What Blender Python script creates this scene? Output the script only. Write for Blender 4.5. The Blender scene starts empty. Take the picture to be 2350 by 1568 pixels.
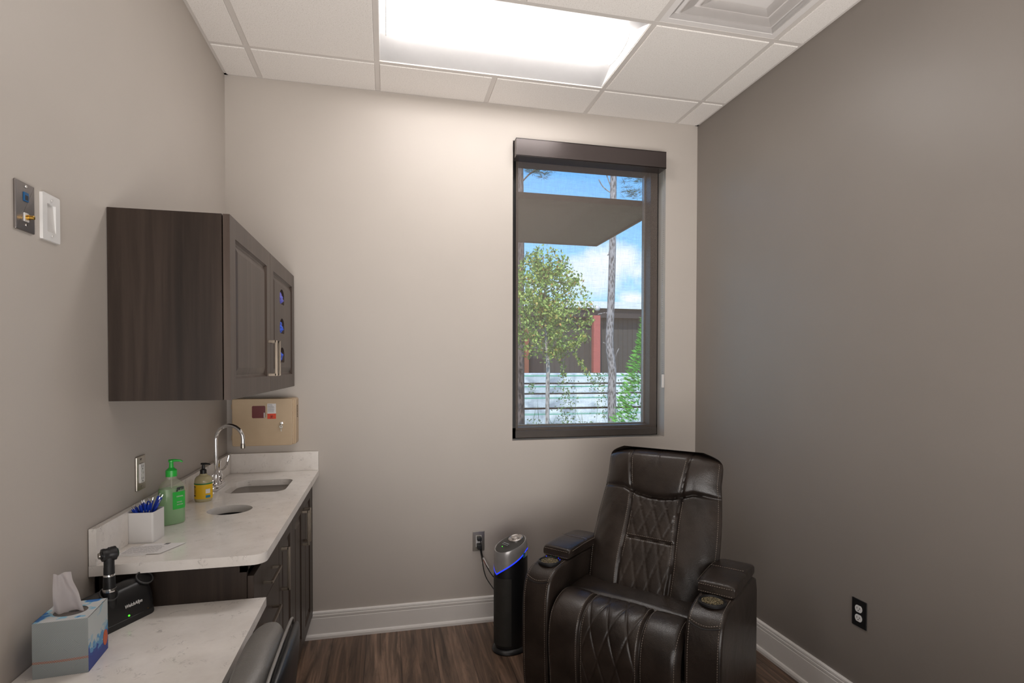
import bpy, bmesh, math, random
from mathutils import Vector, Matrix, noise
R = math.radians
SC = bpy.context.scene
COL = SC.collection
rnd = random.Random(7)
W, H = 2.773, 3.048            # room width, ceiling height (back wall y=0, left wall x=0)
YF = -4.3                      # wall behind the camera

# ------------------------------------------------------------------ materials
def nmat(name):
    m = bpy.data.materials.new(name); m.use_nodes = True
    nt = m.node_tree; b = nt.nodes['Principled BSDF']
    return m, nt, b
def N(nt, t, **k):
    n = nt.nodes.new(t)
    for a, v in k.items():
        if a in n.inputs: n.inputs[a].default_value = v
        else: setattr(n, a, v)
    return n
def rgba(c): return (c[0], c[1], c[2], 1)
def ramp(nt, stops):
    n = nt.nodes.new('ShaderNodeValToRGB'); e = n.color_ramp.elements
    e[0].position, e[0].color = stops[0][0], rgba(stops[0][1])
    e[1].position, e[1].color = stops[-1][0], rgba(stops[-1][1])
    for p, c in stops[1:-1]:
        x = e.new(p); x.color = rgba(c)
    return n
def coord(nt, scale=(1, 1, 1), kind='Object', rot=(0, 0, 0)):
    t = nt.nodes.new('ShaderNodeTexCoord'); mp = nt.nodes.new('ShaderNodeMapping')
    mp.inputs['Scale'].default_value = scale; mp.inputs['Rotation'].default_value = rot
    nt.links.new(t.outputs[kind], mp.inputs[0]); return mp
def bump(nt, b, src, strength=.2, dist=.01):
    n = nt.nodes.new('ShaderNodeBump'); n.inputs['Strength'].default_value = strength
    n.inputs['Distance'].default_value = dist
    nt.links.new(src, n.inputs['Height']); nt.links.new(n.outputs[0], b.inputs['Normal'])
def plain(name, c, rough=.5, metal=0, var=.06, scale=25, bmp=0, coat=0, spec=None, bscale=None):
    """principled with a faint procedural mottling"""
    m, nt, b = nmat(name)
    mp = coord(nt); no = N(nt, 'ShaderNodeTexNoise', Scale=scale); nt.links.new(mp.outputs[0], no.inputs['Vector'])
    lo = [x * (1 - var) for x in c]; hi = [min(1, x * (1 + var)) for x in c]
    r = ramp(nt, [(.3, lo), (.7, hi)]); nt.links.new(no.outputs[0], r.inputs[0]); nt.links.new(r.outputs[0], b.inputs['Base Color'])
    b.inputs['Roughness'].default_value = rough; b.inputs['Metallic'].default_value = metal
    if coat: b.inputs['Coat Weight'].default_value = coat
    if spec is not None: b.inputs['Specular IOR Level'].default_value = spec
    if bmp:
        n2 = N(nt, 'ShaderNodeTexNoise', Scale=bscale or scale * 6, Detail=4); nt.links.new(mp.outputs[0], n2.inputs['Vector'])
        bump(nt, b, n2.outputs[0], bmp, .003)
    return m
def emit(name, c, s):
    m = bpy.data.materials.new(name); m.use_nodes = True; nt = m.node_tree
    b = nt.nodes['Principled BSDF']; b.inputs['Base Color'].default_value = rgba(c)
    b.inputs['Emission Color'].default_value = rgba(c); b.inputs['Emission Strength'].default_value = s
    return m
def wood(name, dark, mid, light, rough=.45, axis='z', s=1.0):
    m, nt, b = nmat(name)
    sc = {'z': (38*s, 38*s, 1.6*s), 'y': (38*s, 1.6*s, 38*s), 'x': (1.6*s, 38*s, 38*s)}[axis]
    mp = coord(nt, sc); n = N(nt, 'ShaderNodeTexNoise', Scale=1.0, Detail=6, Roughness=.62, Distortion=.35)
    nt.links.new(mp.outputs[0], n.inputs['Vector'])
    sc2 = tuple(v * .22 for v in sc); mp2 = coord(nt, sc2); n2 = N(nt, 'ShaderNodeTexNoise', Scale=1.0, Detail=2)
    nt.links.new(mp2.outputs[0], n2.inputs['Vector'])
    mx = N(nt, 'ShaderNodeMix'); mx.data_type = 'FLOAT'; mx.inputs[0].default_value = .45
    nt.links.new(n.outputs[0], mx.inputs[2]); nt.links.new(n2.outputs[0], mx.inputs[3])
    r = ramp(nt, [(.34, dark), (.5, mid), (.66, light)]); nt.links.new(mx.outputs[0], r.inputs[0])
    nt.links.new(r.outputs[0], b.inputs['Base Color']); b.inputs['Roughness'].default_value = rough
    bump(nt, b, n.outputs[0], .12, .002); b.inputs['Specular IOR Level'].default_value = .32
    return m
def quartz(name):
    m, nt, b = nmat(name)
    mp = coord(nt)
    n1 = N(nt, 'ShaderNodeTexNoise', Scale=9, Detail=5, Roughness=.65); nt.links.new(mp.outputs[0], n1.inputs['Vector'])
    r1 = ramp(nt, [(.3, (.76, .72, .68)), (.7, (.88, .845, .81))]); nt.links.new(n1.outputs[0], r1.inputs[0])
    n2 = N(nt, 'ShaderNodeTexNoise', Scale=22, Detail=4, Roughness=.6, Distortion=1.6); nt.links.new(mp.outputs[0], n2.inputs['Vector'])
    v = ramp(nt, [(.470, (0, 0, 0)), (.492, (1, 1, 1)), (.514, (0, 0, 0))]); nt.links.new(n2.outputs[0], v.inputs[0])
    n3 = N(nt, 'ShaderNodeTexNoise', Scale=26, Detail=1); nt.links.new(mp.outputs[0], n3.inputs['Vector'])
    g = ramp(nt, [(.56, (0, 0, 0)), (.68, (1, 1, 1))]); nt.links.new(n3.outputs[0], g.inputs[0])
    mul = N(nt, 'ShaderNodeMath', operation='MULTIPLY'); nt.links.new(v.outputs[0], mul.inputs[0]); nt.links.new(g.outputs[0], mul.inputs[1])
    mul2 = N(nt, 'ShaderNodeMath', operation='MULTIPLY'); nt.links.new(mul.outputs[0], mul2.inputs[0]); mul2.inputs[1].default_value = .5
    mx = N(nt, 'ShaderNodeMixRGB'); nt.links.new(mul2.outputs[0], mx.inputs[0]); nt.links.new(r1.outputs[0], mx.inputs[1])
    mx.inputs[2].default_value = (.22, .2, .19, 1)
    nt.links.new(mx.outputs[0], b.inputs['Base Color']); b.inputs['Roughness'].default_value = .16
    return m
def floor_mat():
    m, nt, b = nmat('vinyl_planks')
    mp = coord(nt, (1, 1, 1), 'Object', (0, 0, R(90)))
    br = N(nt, 'ShaderNodeTexBrick', Scale=1.0); br.offset = .37; nt.links.new(mp.outputs[0], br.inputs['Vector'])
    br.inputs['Brick Width'].default_value = 1.22; br.inputs['Row Height'].default_value = .18
    br.inputs['Mortar Size'].default_value = .0012; br.inputs['Color1'].default_value = (.115, .07, .047, 1)
    br.inputs['Color2'].default_value = (.17, .112, .08, 1); br.inputs['Mortar'].default_value = (.015, .01, .008, 1)
    g = coord(nt, (26, 1.7, 1)); n = N(nt, 'ShaderNodeTexNoise', Scale=1.0, Detail=7, Roughness=.65, Distortion=.9)
    nt.links.new(g.outputs[0], n.inputs['Vector'])
    r = ramp(nt, [(.3, (.25, .23, .22)), (.5, (.92, .90, .88)), (.7, (2.1, 2.05, 2.0))]); nt.links.new(n.outputs[0], r.inputs[0])
    mx = N(nt, 'ShaderNodeMixRGB', blend_type='MULTIPLY'); mx.inputs[0].default_value = 1
    nt.links.new(br.outputs[0], mx.inputs[1]); nt.links.new(r.outputs[0], mx.inputs[2])
    nt.links.new(mx.outputs[0], b.inputs['Base Color']); b.inputs['Roughness'].default_value = .42
    bump(nt, b, n.outputs[0], .15, .002)
    return m
def tile_mat():
    m, nt, b = nmat('mineral_tile')
    mp = coord(nt); n = N(nt, 'ShaderNodeTexNoise', Scale=210, Detail=3, Roughness=.8); nt.links.new(mp.outputs[0], n.inputs['Vector'])
    r = ramp(nt, [(.33, (.62, .575, .53)), (.44, (.84, .80, .76)), (.7, (.90, .865, .83))]); nt.links.new(n.outputs[0], r.inputs[0])
    nt.links.new(r.outputs[0], b.inputs['Base Color']); b.inputs['Roughness'].default_value = .9
    bump(nt, b, n.outputs[0], .5, .002); return m
def leather(name, lo, hi, rough=.36):
    m, nt, b = nmat(name)
    mp = coord(nt); n = N(nt, 'ShaderNodeTexNoise', Scale=6, Detail=3); nt.links.new(mp.outputs[0], n.inputs['Vector'])
    r = ramp(nt, [(.35, lo), (.68, hi)]); nt.links.new(n.outputs[0], r.inputs[0]); nt.links.new(r.outputs[0], b.inputs['Base Color'])
    b.inputs['Roughness'].default_value = rough
    v = N(nt, 'ShaderNodeTexVoronoi', Scale=330); nt.links.new(mp.outputs[0], v.inputs['Vector'])
    w = N(nt, 'ShaderNodeTexNoise', Scale=9, Detail=3, Distortion=.8); nt.links.new(mp.outputs[0], w.inputs['Vector'])
    ad = N(nt, 'ShaderNodeMath', operation='MULTIPLY_ADD'); nt.links.new(v.outputs['Distance'], ad.inputs[0]); ad.inputs[1].default_value = .12
    nt.links.new(w.outputs[0], ad.inputs[2]); bump(nt, b, ad.outputs[0], .35, .008)
    return m
def glassy(name, c, rough=.05, ior=1.45, alpha_mix=None):
    m, nt, b = nmat(name)
    b.inputs['Base Color'].default_value = rgba(c); b.inputs['Transmission Weight'].default_value = 1
    b.inputs['Roughness'].default_value = rough; b.inputs['IOR'].default_value = ior
    return m
def translucent(name, c, t, rough=.15):
    """part transparent coloured plastic"""
    m, nt, b = nmat(name)
    b.inputs['Base Color'].default_value = rgba(c); b.inputs['Roughness'].default_value = rough
    tr = nt.nodes.new('ShaderNodeBsdfTransparent'); tr.inputs[0].default_value = (min(1, c[0]*1.6+.2), min(1, c[1]*1.6+.2), min(1, c[2]*1.6+.2), 1)
    mx = nt.nodes.new('ShaderNodeMixShader'); mx.inputs[0].default_value = t
    nt.links.new(b.outputs[0], mx.inputs[1]); nt.links.new(tr.outputs[0], mx.inputs[2])
    nt.links.new(mx.outputs[0], nt.nodes['Material Output'].inputs[0]); return m
def screen_mat():
    """woven solar screen fabric: mostly open, brown yarn"""
    m, nt, b = nmat('solar_screen')
    b.inputs['Base Color'].default_value = (.21, .17, .145, 1); b.inputs['Roughness'].default_value = .8
    tr = nt.nodes.new('ShaderNodeBsdfTransparent')
    mp = coord(nt, (420, 420, 14)); n = N(nt, 'ShaderNodeTexNoise', Scale=1.0); nt.links.new(mp.outputs[0], n.inputs['Vector'])
    mp2 = coord(nt, (14, 14, 420)); n2 = N(nt, 'ShaderNodeTexNoise', Scale=1.0); nt.links.new(mp2.outputs[0], n2.inputs['Vector'])
    ad = N(nt, 'ShaderNodeMath', operation='ADD'); nt.links.new(n.outputs[0], ad.inputs[0]); nt.links.new(n2.outputs[0], ad.inputs[1])
    mr = N(nt, 'ShaderNodeMapRange'); nt.links.new(ad.outputs[0], mr.inputs[0])
    mr.inputs[1].default_value = .6; mr.inputs[2].default_value = 1.4; mr.inputs[3].default_value = .66; mr.inputs[4].default_value = .80
    mx = nt.nodes.new('ShaderNodeMixShader'); nt.links.new(mr.outputs[0], mx.inputs[0])
    nt.links.new(b.outputs[0], mx.inputs[1]); nt.links.new(tr.outputs[0], mx.inputs[2])
    nt.links.new(mx.outputs[0], nt.nodes['Material Output'].inputs[0]); return m
def bark(name, lo, hi):
    m, nt, b = nmat(name)
    mp = coord(nt, (30, 30, 9)); n = N(nt, 'ShaderNodeTexVoronoi', Scale=1.0); nt.links.new(mp.outputs[0], n.inputs['Vector'])
    r = ramp(nt, [(.15, lo), (.6, hi)]); nt.links.new(n.outputs['Distance'], r.inputs[0]); nt.links.new(r.outputs[0], b.inputs['Base Color'])
    b.inputs['Roughness'].default_value = .9; bump(nt, b, n.outputs['Distance'], .8, .02); return m
def leafmat(name, cols):
    m, nt, b = nmat(name)
    g = nt.nodes.new('ShaderNodeNewGeometry'); r = ramp(nt, cols); nt.links.new(g.outputs['Random Per Island'], r.inputs[0])
    nt.links.new(r.outputs[0], b.inputs['Base Color']); b.inputs['Roughness'].default_value = .55
    t = nt.nodes.new('ShaderNodeBsdfTranslucent'); nt.links.new(r.outputs[0], t.inputs[0])
    mx = nt.nodes.new('ShaderNodeMixShader'); mx.inputs[0].default_value = .35
    nt.links.new(b.outputs[0], mx.inputs[1]); nt.links.new(t.outputs[0], mx.inputs[2])
    nt.links.new(mx.outputs[0], nt.nodes['Material Output'].inputs[0]); return m

M = dict(
    wall=plain('wall_paint', (.50, .455, .412), .5, var=.015, scale=3, bmp=.05, bscale=500),
    accent=plain('accent_paint', (.235, .208, .186), .42, var=.02, scale=3, bmp=.05, bscale=500),
    trim=plain('white_trim', (.78, .75, .72), .35, var=.01),
    tile=tile_mat(), grid=plain('grid_steel', (.66, .62, .585), .45, var=.01),
    floor=floor_mat(), quartz=quartz('speckled_quartz'),
    wood=wood('walnut_laminate', (.014, .0085, .006), (.028, .018, .013), (.047, .032, .024)),
    woodf=wood('walnut_front', (.048, .033, .026), (.066, .047, .038), (.090, .067, .055), .38),
    woodx=plain('shadow_gap', (.01, .007, .006), .8),
    nickel=plain('brushed_nickel', (.27, .225, .18), .36, 1), chrome=plain('chrome', (.85, .85, .86), .06, 1, var=.01),
    steel=plain('brushed_steel', (.40, .37, .33), .3, 1), steeldark=plain('steel_plate', (.27, .245, .235), .38, .9),
    white=plain('white_plastic', (.62, .60, .58), .35, var=.01), whiteb=plain('white_gloss', (.72, .71, .70), .3, var=.01),
    black=plain('black_plastic', (.010, .010, .011), .38, var=.02), blackm=plain('black_matte', (.014, .014, .015), .5),
    rubber=plain('cord_rubber', (.008, .008, .008), .5), bronze=plain('dark_bronze', (.070, .056, .053), .26, .35, var=.02),
    framec=plain('window_frame_bronze', (.016, .015, .015), .4, .2),
    leather=leather('brown_leather', (.0135, .0095, .0075), (.034, .025, .020), .31),
    stitch=plain('tan_thread', (.25, .205, .17), .7), grey=leather('grey_vinyl', (.155, .148, .140), (.185, .177, .168), .40),
    beige=plain('beige_plastic', (.50, .37, .235), .4, var=.02), red=plain('dark_red_plastic', (.12, .004, .006), .35),
    orange=plain('orange_sticker', (.72, .055, .01), .5, var=.01), paper=plain('paper', (.80, .78, .78), .7, var=.01), ink=plain('ink', (.03, .03, .035), .6),
    green=plain('green_pump', (.03, .47, .06), .3), dkgreen=plain('green_label', (.01, .17, .05), .5), gel=translucent('green_gel', (.26, .70, .30), .45),
    clear=translucent('clear_plastic', (.50, .50, .44), .62, .06), soap=translucent('cream_soap', (.50, .44, .26), .08, .15),
    yellow=plain('yellow_label', (.82, .50, .005), .5, var=.02), blue=plain('blue_pen', (.005, .035, .36), .3),
    nitrile=plain('blue_nitrile', (.03, .11, .72), .45, var=.25, scale=60), violet=plain('violet_nitrile', (.14, .15, .66), .45, var=.25, scale=60),
    gold=plain('gold_connector', (.75, .45, .10), .25, 1), jack=plain('blue_jack', (.005, .09, .24), .4),
    led=emit('blue_led', (.01, .03, 1.0), 1.6), gled=emit('green_led', (.08, 1.0, .03), 1.2), lens=emit('lamp_lens', (1.0, .965, .945), 11),
    silver=plain('silver_plastic', (.36, .345, .34), .27, .35), tealp=plain('teal_sticker', (.02, .22, .42), .5), vent=plain('diffuser_white', (.78, .75, .73), .4, var=.01),
    reflector=plain('reflector_white', (.86, .85, .845), .4, var=.01), tissue=plain('tissue', (.72, .68, .68), .8, var=.02),
    screen=screen_mat(),
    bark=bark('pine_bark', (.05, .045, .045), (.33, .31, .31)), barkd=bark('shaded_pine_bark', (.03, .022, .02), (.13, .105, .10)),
    bark2=bark('pale_bark', (.12, .11, .10), (.42, .40, .37)),
    leaf=leafmat('sapling_leaves', [(0, (.06, .14, .02)), (.35, (.26, .42, .08)), (.8, (.58, .70, .20)), (.95, (.60, .46, .12)), (1, (.55, .24, .08))]),
    ever=leafmat('evergreen_sprays', [(0, (.05, .24, .03)), (.5, (.16, .55, .07)), (1, (.36, .80, .18))]),
    needle=leafmat('pine_needles', [(0, (.03, .07, .03)), (1, (.12, .18, .09))]),
    twig=leafmat('scrub_leaves', [(0, (.06, .13, .04)), (1, (.25, .38, .14))]),
    siding=plain('dark_siding', (.052, .050, .044), .6), roof=plain('white_roof', (.75, .80, .80), .5), redp=plain('red_post', (.44, .11, .09), .6),
    orangep=plain('rust_post', (.25, .08, .04), .6), soffit=plain('canopy_soffit', (.070, .058, .050), .6), ground=plain('ground', (.12, .14, .06), .9, var=.4, scale=3),
    rust=plain('brick_red', (.4, .1, .06), .6),
)
# ------------------------------------------------------------------ geometry helpers
class B:
    def __init__(s): s.bm = bmesh.new()
    def merge(s, o, mat=None):
        me = bpy.data.meshes.new('t'); o.to_mesh(me); o.free()
        if mat is not None: me.transform(mat)
        s.bm.from_mesh(me); bpy.data.meshes.remove(me); return s
    def box(s, a, b, bev=0, seg=2, mat=None):
        t = bmesh.new(); bmesh.ops.create_cube(t, size=1)
        c = [(a[i] + b[i]) / 2 for i in range(3)]; d = [abs(b[i] - a[i]) for i in range(3)]
        for v in t.verts: v.co = Vector([c[i] + v.co[i] * d[i] for i in range(3)])
        if bev: bmesh.ops.bevel(t, geom=list(t.edges), offset=min(bev, min(d) * .49), segments=seg, profile=.5, affect='EDGES')
        return s.merge(t, mat)
    def prism(s, poly, a, b, axis='z', bev=0, mat=None, seg=2):
        """extrude a 2-D polygon along an axis from a to b"""
        t = bmesh.new()
        f = {'z': lambda p, h: (p[0], p[1], h), 'x': lambda p, h: (h, p[0], p[1]), 'y': lambda p, h: (p[0], h, p[1])}[axis]
        lo = [t.verts.new(f(p, a)) for p in poly]; hi = [t.verts.new(f(p, b)) for p in poly]
        n = len(poly); t.faces.new(lo); t.faces.new(hi[::-1])
        for i in range(n): t.faces.new((lo[i], hi[i], hi[(i + 1) % n], lo[(i + 1) % n]))
        bmesh.ops.recalc_face_normals(t, faces=t.faces)
        if bev:
            rim = [e for e in t.edges if (e.verts[0] in lo and e.verts[1] in lo) or (e.verts[0] in hi and e.verts[1] in hi)]
            bmesh.ops.bevel(t, geom=rim, offset=bev, segments=seg, profile=.5, affect='EDGES')
        return s.merge(t, mat)
    def holed(s, outer, holes, a, b, axis='z', mat=None):
        """slab with holes (scan filled)"""
        t = bmesh.new()
        f = {'z': lambda p, h: (p[0], p[1], h), 'x': lambda p, h: (h, p[0], p[1]), 'y': lambda p, h: (p[0], h, p[1])}[axis]
        es = []
        for lp in [outer] + holes:
            vs = [t.verts.new(f(p, a)) for p in lp]
            es += [t.edges.new((vs[i], vs[(i + 1) % len(vs)])) for i in range(len(vs))]
        bmesh.ops.triangle_fill(t, edges=es, use_beauty=True)
        r = bmesh.ops.extrude_face_region(t, geom=list(t.faces))
        d = Vector(f((0, 0), b)) - Vector(f((0, 0), a))
        for v in [g for g in r['geom'] if isinstance(g, bmesh.types.BMVert)]: v.co += d
        bmesh.ops.recalc_face_normals(t, faces=t.faces)
        return s.merge(t, mat)
    def lathe(s, prof, c=(0, 0, 0), seg=32, sx=1, sy=1, mat=None, n=2):
        """profile of (radius, z); optional superellipse exponent n"""
        t = bmesh.new(); rings = []
        for r, z in prof:
            ring = []
            for i in range(seg):
                a = 2 * math.pi * i / seg; ca, sa = math.cos(a), math.sin(a)
                k = 1 if n == 2 else 1 / ((abs(ca) ** n + abs(sa) ** n) ** (1 / n))
                ring.append(t.verts.new((c[0] + r * sx * ca * k, c[1] + r * sy * sa * k, c[2] + z)))
            rings.append(ring)
        for p, q in zip(rings, rings[1:]):
            for i in range(seg): t.faces.new((p[i], p[(i + 1) % seg], q[(i + 1) % seg], q[i]))
        if prof[0][0] > 1e-5: t.faces.new(rings[0][::-1])
        if prof[-1][0] > 1e-5: t.faces.new(rings[-1])
        bmesh.ops.remove_doubles(t, verts=t.verts, dist=1e-6)
        bmesh.ops.recalc_face_normals(t, faces=t.faces)
        return s.merge(t, mat)
    def tube(s, pts, r, seg=10, cap=True, mat=None):
        pts = [Vector(p) for p in pts]; rs = r if isinstance(r, (list, tuple)) else [r] * len(pts)
        t = bmesh.new(); rings = []; ref = None
        for i, p in enumerate(pts):
            d = (pts[min(i + 1, len(pts) - 1)] - pts[max(i - 1, 0)])
            if d.length < 1e-9: d = Vector((0, 0, 1))
            d.normalize()
            if ref is None: ref = d.orthogonal().normalized()
            ref = (ref - d * ref.dot(d)); ref = ref.normalized() if ref.length > 1e-6 else d.orthogonal().normalized()
            u = ref; v = d.cross(u)
            rings.append([t.verts.new(p + (u * math.cos(2 * math.pi * k / seg) + v * math.sin(2 * math.pi * k / seg)) * rs[i]) for k in range(seg)])
        for p, q in zip(rings, rings[1:]):
            for k in range(seg): t.faces.new((p[k], p[(k + 1) % seg], q[(k + 1) % seg], q[k]))
        if cap: t.faces.new(rings[0][::-1]); t.faces.new(rings[-1])
        bmesh.ops.recalc_face_normals(t, faces=t.faces)
        return s.merge(t, mat)
    def grid(s, fn, nu, nv, thick=0, mat=None):
        t = bmesh.new(); g = [[t.verts.new(fn(i / nu, j / nv)) for j in range(nv + 1)] for i in range(nu + 1)]
        for i in range(nu):
            for j in range(nv): t.faces.new((g[i][j], g[i + 1][j], g[i + 1][j + 1], g[i][j + 1]))
        if thick: bmesh.ops.solidify(t, geom=list(t.faces), thickness=thick)
        return s.merge(t, mat)
    def loft(s, rings, mat=None, cap=True):
        t = bmesh.new(); rr = [[t.verts.new(p) for p in r] for r in rings]; n = len(rr[0])
        for p, q in zip(rr, rr[1:]):
            for k in range(n): t.faces.new((p[k], p[(k + 1) % n], q[(k + 1) % n], q[k]))
        if cap: t.faces.new(rr[0][::-1]); t.faces.new(rr[-1])
        bmesh.ops.recalc_face_normals(t, faces=t.faces)
        return s.merge(t, mat)
    def ball(s, c, r, sub=3, sc=(1, 1, 1), mat=None):
        t = bmesh.new(); bmesh.ops.create_icosphere(t, subdivisions=sub, radius=1)
        for v in t.verts: v.co = Vector([c[i] + v.co[i] * r * sc[i] for i in range(3)])
        return s.merge(t, mat)
    def dashes(s, pts, step, frac=.62, r=.0011):
        pts = [Vector(p) for p in pts]; L = [0]
        for a, b in zip(pts, pts[1:]): L.append(L[-1] + (b - a).length)
        def at(d):
            for i in range(1, len(L)):
                if d <= L[i]:
                    k = (d - L[i - 1]) / max(L[i] - L[i - 1], 1e-9); return pts[i - 1].lerp(pts[i], k)
            return pts[-1]
        n = int(L[-1] / step)
        for i in range(n):
            a, b = at(i * step), at((i + frac) * step)
            if (b - a).length > 1e-5: s.tube([a, a.lerp(b, .5), b], [r * .6, r, r * .6], 4)
        return s
    def build(s, name, mat, parent=None, smooth=True, world=True, angle=35, **props):
        me = bpy.data.meshes.new(name); s.bm.to_mesh(me); s.bm.free()
        me.materials.append(M[mat] if isinstance(mat, str) else mat)
        o = bpy.data.objects.new(name, me); COL.objects.link(o)
        if parent is not None:
            o.parent = parent
            if world:
                q = parent; off = Vector((0, 0, 0))
                while q is not None: off += q.location; q = q.parent
                me.transform(Matrix.Translation(-off))
        if smooth:
            me.polygons.foreach_set('use_smooth', [True] * len(me.polygons))
            try: me.set_sharp_from_angle(angle=R(angle))
            except Exception: pass
            if len(me.polygons) < 2500:
                wn_ = o.modifiers.new('normals', 'WEIGHTED_NORMAL'); wn_.keep_sharp = True; wn_.weight = 80
        for k, v in props.items(): o[k] = v
        return o
def thing(name, label, cat, loc=(0, 0, 0), rot=0, group=None):
    o = bpy.data.objects.new(name, None); COL.objects.link(o); o.empty_display_size = .05
    o.location = loc; o.rotation_euler = (0, 0, rot); o['label'] = label; o['category'] = cat
    if group: o['group'] = group
    return o
def tag(o, label, cat, group=None):
    o['label'] = label; o['category'] = cat
    if group: o['group'] = group
    return o
def rrect(x0, y0, x1, y1, r, n=6):
    p = []
    for cx, cy, a0 in ((x1 - r, y1 - r, 0), (x0 + r, y1 - r, 90), (x0 + r, y0 + r, 180), (x1 - r, y0 + r, 270)):
        for i in range(n + 1):
            a = R(a0 + 90 * i / n); p.append((cx + r * math.cos(a), cy + r * math.sin(a)))
    return p
def circ(cx, cy, rx, ry, n=40): return [(cx + rx * math.cos(2 * math.pi * i / n), cy + ry * math.sin(2 * math.pi * i / n)) for i in range(n)]
def frame(o, xd, yd):
    """matrix taking local (x, y, z) to origin + x*xd + y*yd + z*(xd x yd)"""
    xd, yd = Vector(xd).normalized(), Vector(yd); yd = (yd - xd * yd.dot(xd)).normalized(); zd = xd.cross(yd)
    return Matrix(((xd.x, yd.x, zd.x, o[0]), (xd.y, yd.y, zd.y, o[1]), (xd.z, yd.z, zd.z, o[2]), (0, 0, 0, 1)))
def text(b, s, size, mat, depth=.0004, shear=0, bold=0, align='LEFT', width=None):
    cu = bpy.data.curves.new('t', 'FONT'); cu.body = s; cu.size = size; cu.extrude = depth; cu.shear = shear; cu.offset = bold; cu.align_x = align
    cu.resolution_u = 3
    ob = bpy.data.objects.new('t', cu); COL.objects.link(ob); bpy.context.view_layer.update()
    me = bpy.data.meshes.new_from_object(ob.evaluated_get(bpy.context.evaluated_depsgraph_get()))
    bpy.data.objects.remove(ob); bpy.data.curves.remove(cu)
    if width and len(me.vertices):
        xs = [v.co.x for v in me.vertices]; k = width / (max(xs) - min(xs)); me.transform(Matrix.Diagonal((k, 1, 1, 1)))
    me.transform(mat); b.bm.from_mesh(me); bpy.data.meshes.remove(me); return b
def struct(o): o['kind'] = 'structure'; return o

# ------------------------------------------------------------------ room shell
T = .6096; GA, GR = .177, .302                     # ceiling grid origin and first row
WX0, WX1, WZ0, WZ1, WD = 1.562, 2.553, 1.064, 2.845, .24
struct(B().box((-.15, YF, -.1), (W + .15, 0, 0)).build('floor', 'floor', smooth=False))
struct(B().box((-.12, YF, 0), (0, 0, H + .4)).build('wall_left', 'wall', smooth=False))
struct(B().box((W, YF, 0), (W + .12, 0, H + .4)).build('wall_right', 'accent', smooth=False))
struct(B().box((-.12, YF - .12, 0), (W + .12, YF, H + .4)).build('wall_front', 'wall', smooth=False))
wb = B()
for a, b in (((-.12, 0, 0), (WX0, WD, H + .4)), ((WX1, 0, 0), (W + .12, WD, H + .4)), ((WX0, 0, 0), (WX1, WD, WZ0)), ((WX0, 0, WZ1), (WX1, WD, H + .4))): wb.box(a, b)
struct(wb.build('wall_back', 'wall', smooth=False))
# ceiling: tiles lie in the grid; the light and diffuser take two cells
xs = [0, GA, GA + T, GA + 2*T, GA + 3*T, GA + 4*T, W]; ys = [0, -GR]
while ys[-1] - T > YF: ys.append(ys[-1] - T)
ys.append(YF)
LX0, LX1, LY0, LY1 = xs[2], xs[4], -GR - T, -GR
VX0, VX1, VY0, VY1 = xs[4], xs[5], -GR - 2*T, -GR - T
cb, gb = B(), B(); g = .012
for i in range(len(xs) - 1):
    for j in range(len(ys) - 1):
        x0, x1, y1, y0 = xs[i], xs[i + 1], ys[j], ys[j + 1]
        cx, cy = (x0 + x1) / 2, (y0 + y1) / 2
        if LX0 < cx < LX1 and LY0 < cy < LY1: continue
        if VX0 < cx < VX1 and VY0 < cy < VY1: continue
        # tegular edge: the tile face drops slightly below the tee
        cb.box((x0, y0, H + .006), (x1, y1, H + .02))
        cb.box((x0 + g + .001, y0 + g + .001, H - .0055), (x1 - g - .001, y1 - g - .001, H + .01), .003)
cb.box((-.12, YF, H + .3), (W + .12, .0, H + .36))
ceil = struct(cb.build('ceiling', 'tile', smooth=False))
for i, x in enumerate(xs[1:-1]):
    if i == 2:
        gb.box((x - g, -GR, H - .001), (x + g, 0, H + .006)); gb.box((x - g, YF, H - .001), (x + g, LY0, H + .006))
    else: gb.box((x - g, YF, H - .001), (x + g, 0, H + .006))
for y in ys[1:-1]: gb.box((0, y - g, H - .0015), (W, y + g, H + .0055))
gb.box((0, YF, H - .002), (.018, 0, H + .006)); gb.box((W - .018, YF, H - .002), (W, 0, H + .006)); gb.box((0, -.018, H - .002), (W, 0, H + .006))
gb.build('ceiling_grid', 'grid', ceil, smooth=False)
# baseboards with shoe moulding
def bprof(h=.148):
    return [(0, 0), (.026, 0), (.026, .014), (.022, .022), (.0145, .026), (.0145, h-.038), (.0125, h-.034), (.0145, h-.029), (.0145, h-.020), (.010, h-.015), (.0135, h-.012), (.012, h-.004), (.006, h), (0, h)]
P = bprof()
bb = B().prism([(-y, z) for y, z in P], .36, W, 'x')
struct(bb.build('baseboard_back', 'trim', angle=25))
P = bprof(.158)
struct(B().prism([(W - x, z) for x, z in P], YF, 0, 'y').build('baseboard_right', 'trim', angle=25))
P = bprof()
struct(B().prism([(x, z) for x, z in P], YF, -1.40, 'y').build('baseboard_left', 'trim', angle=25))

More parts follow.
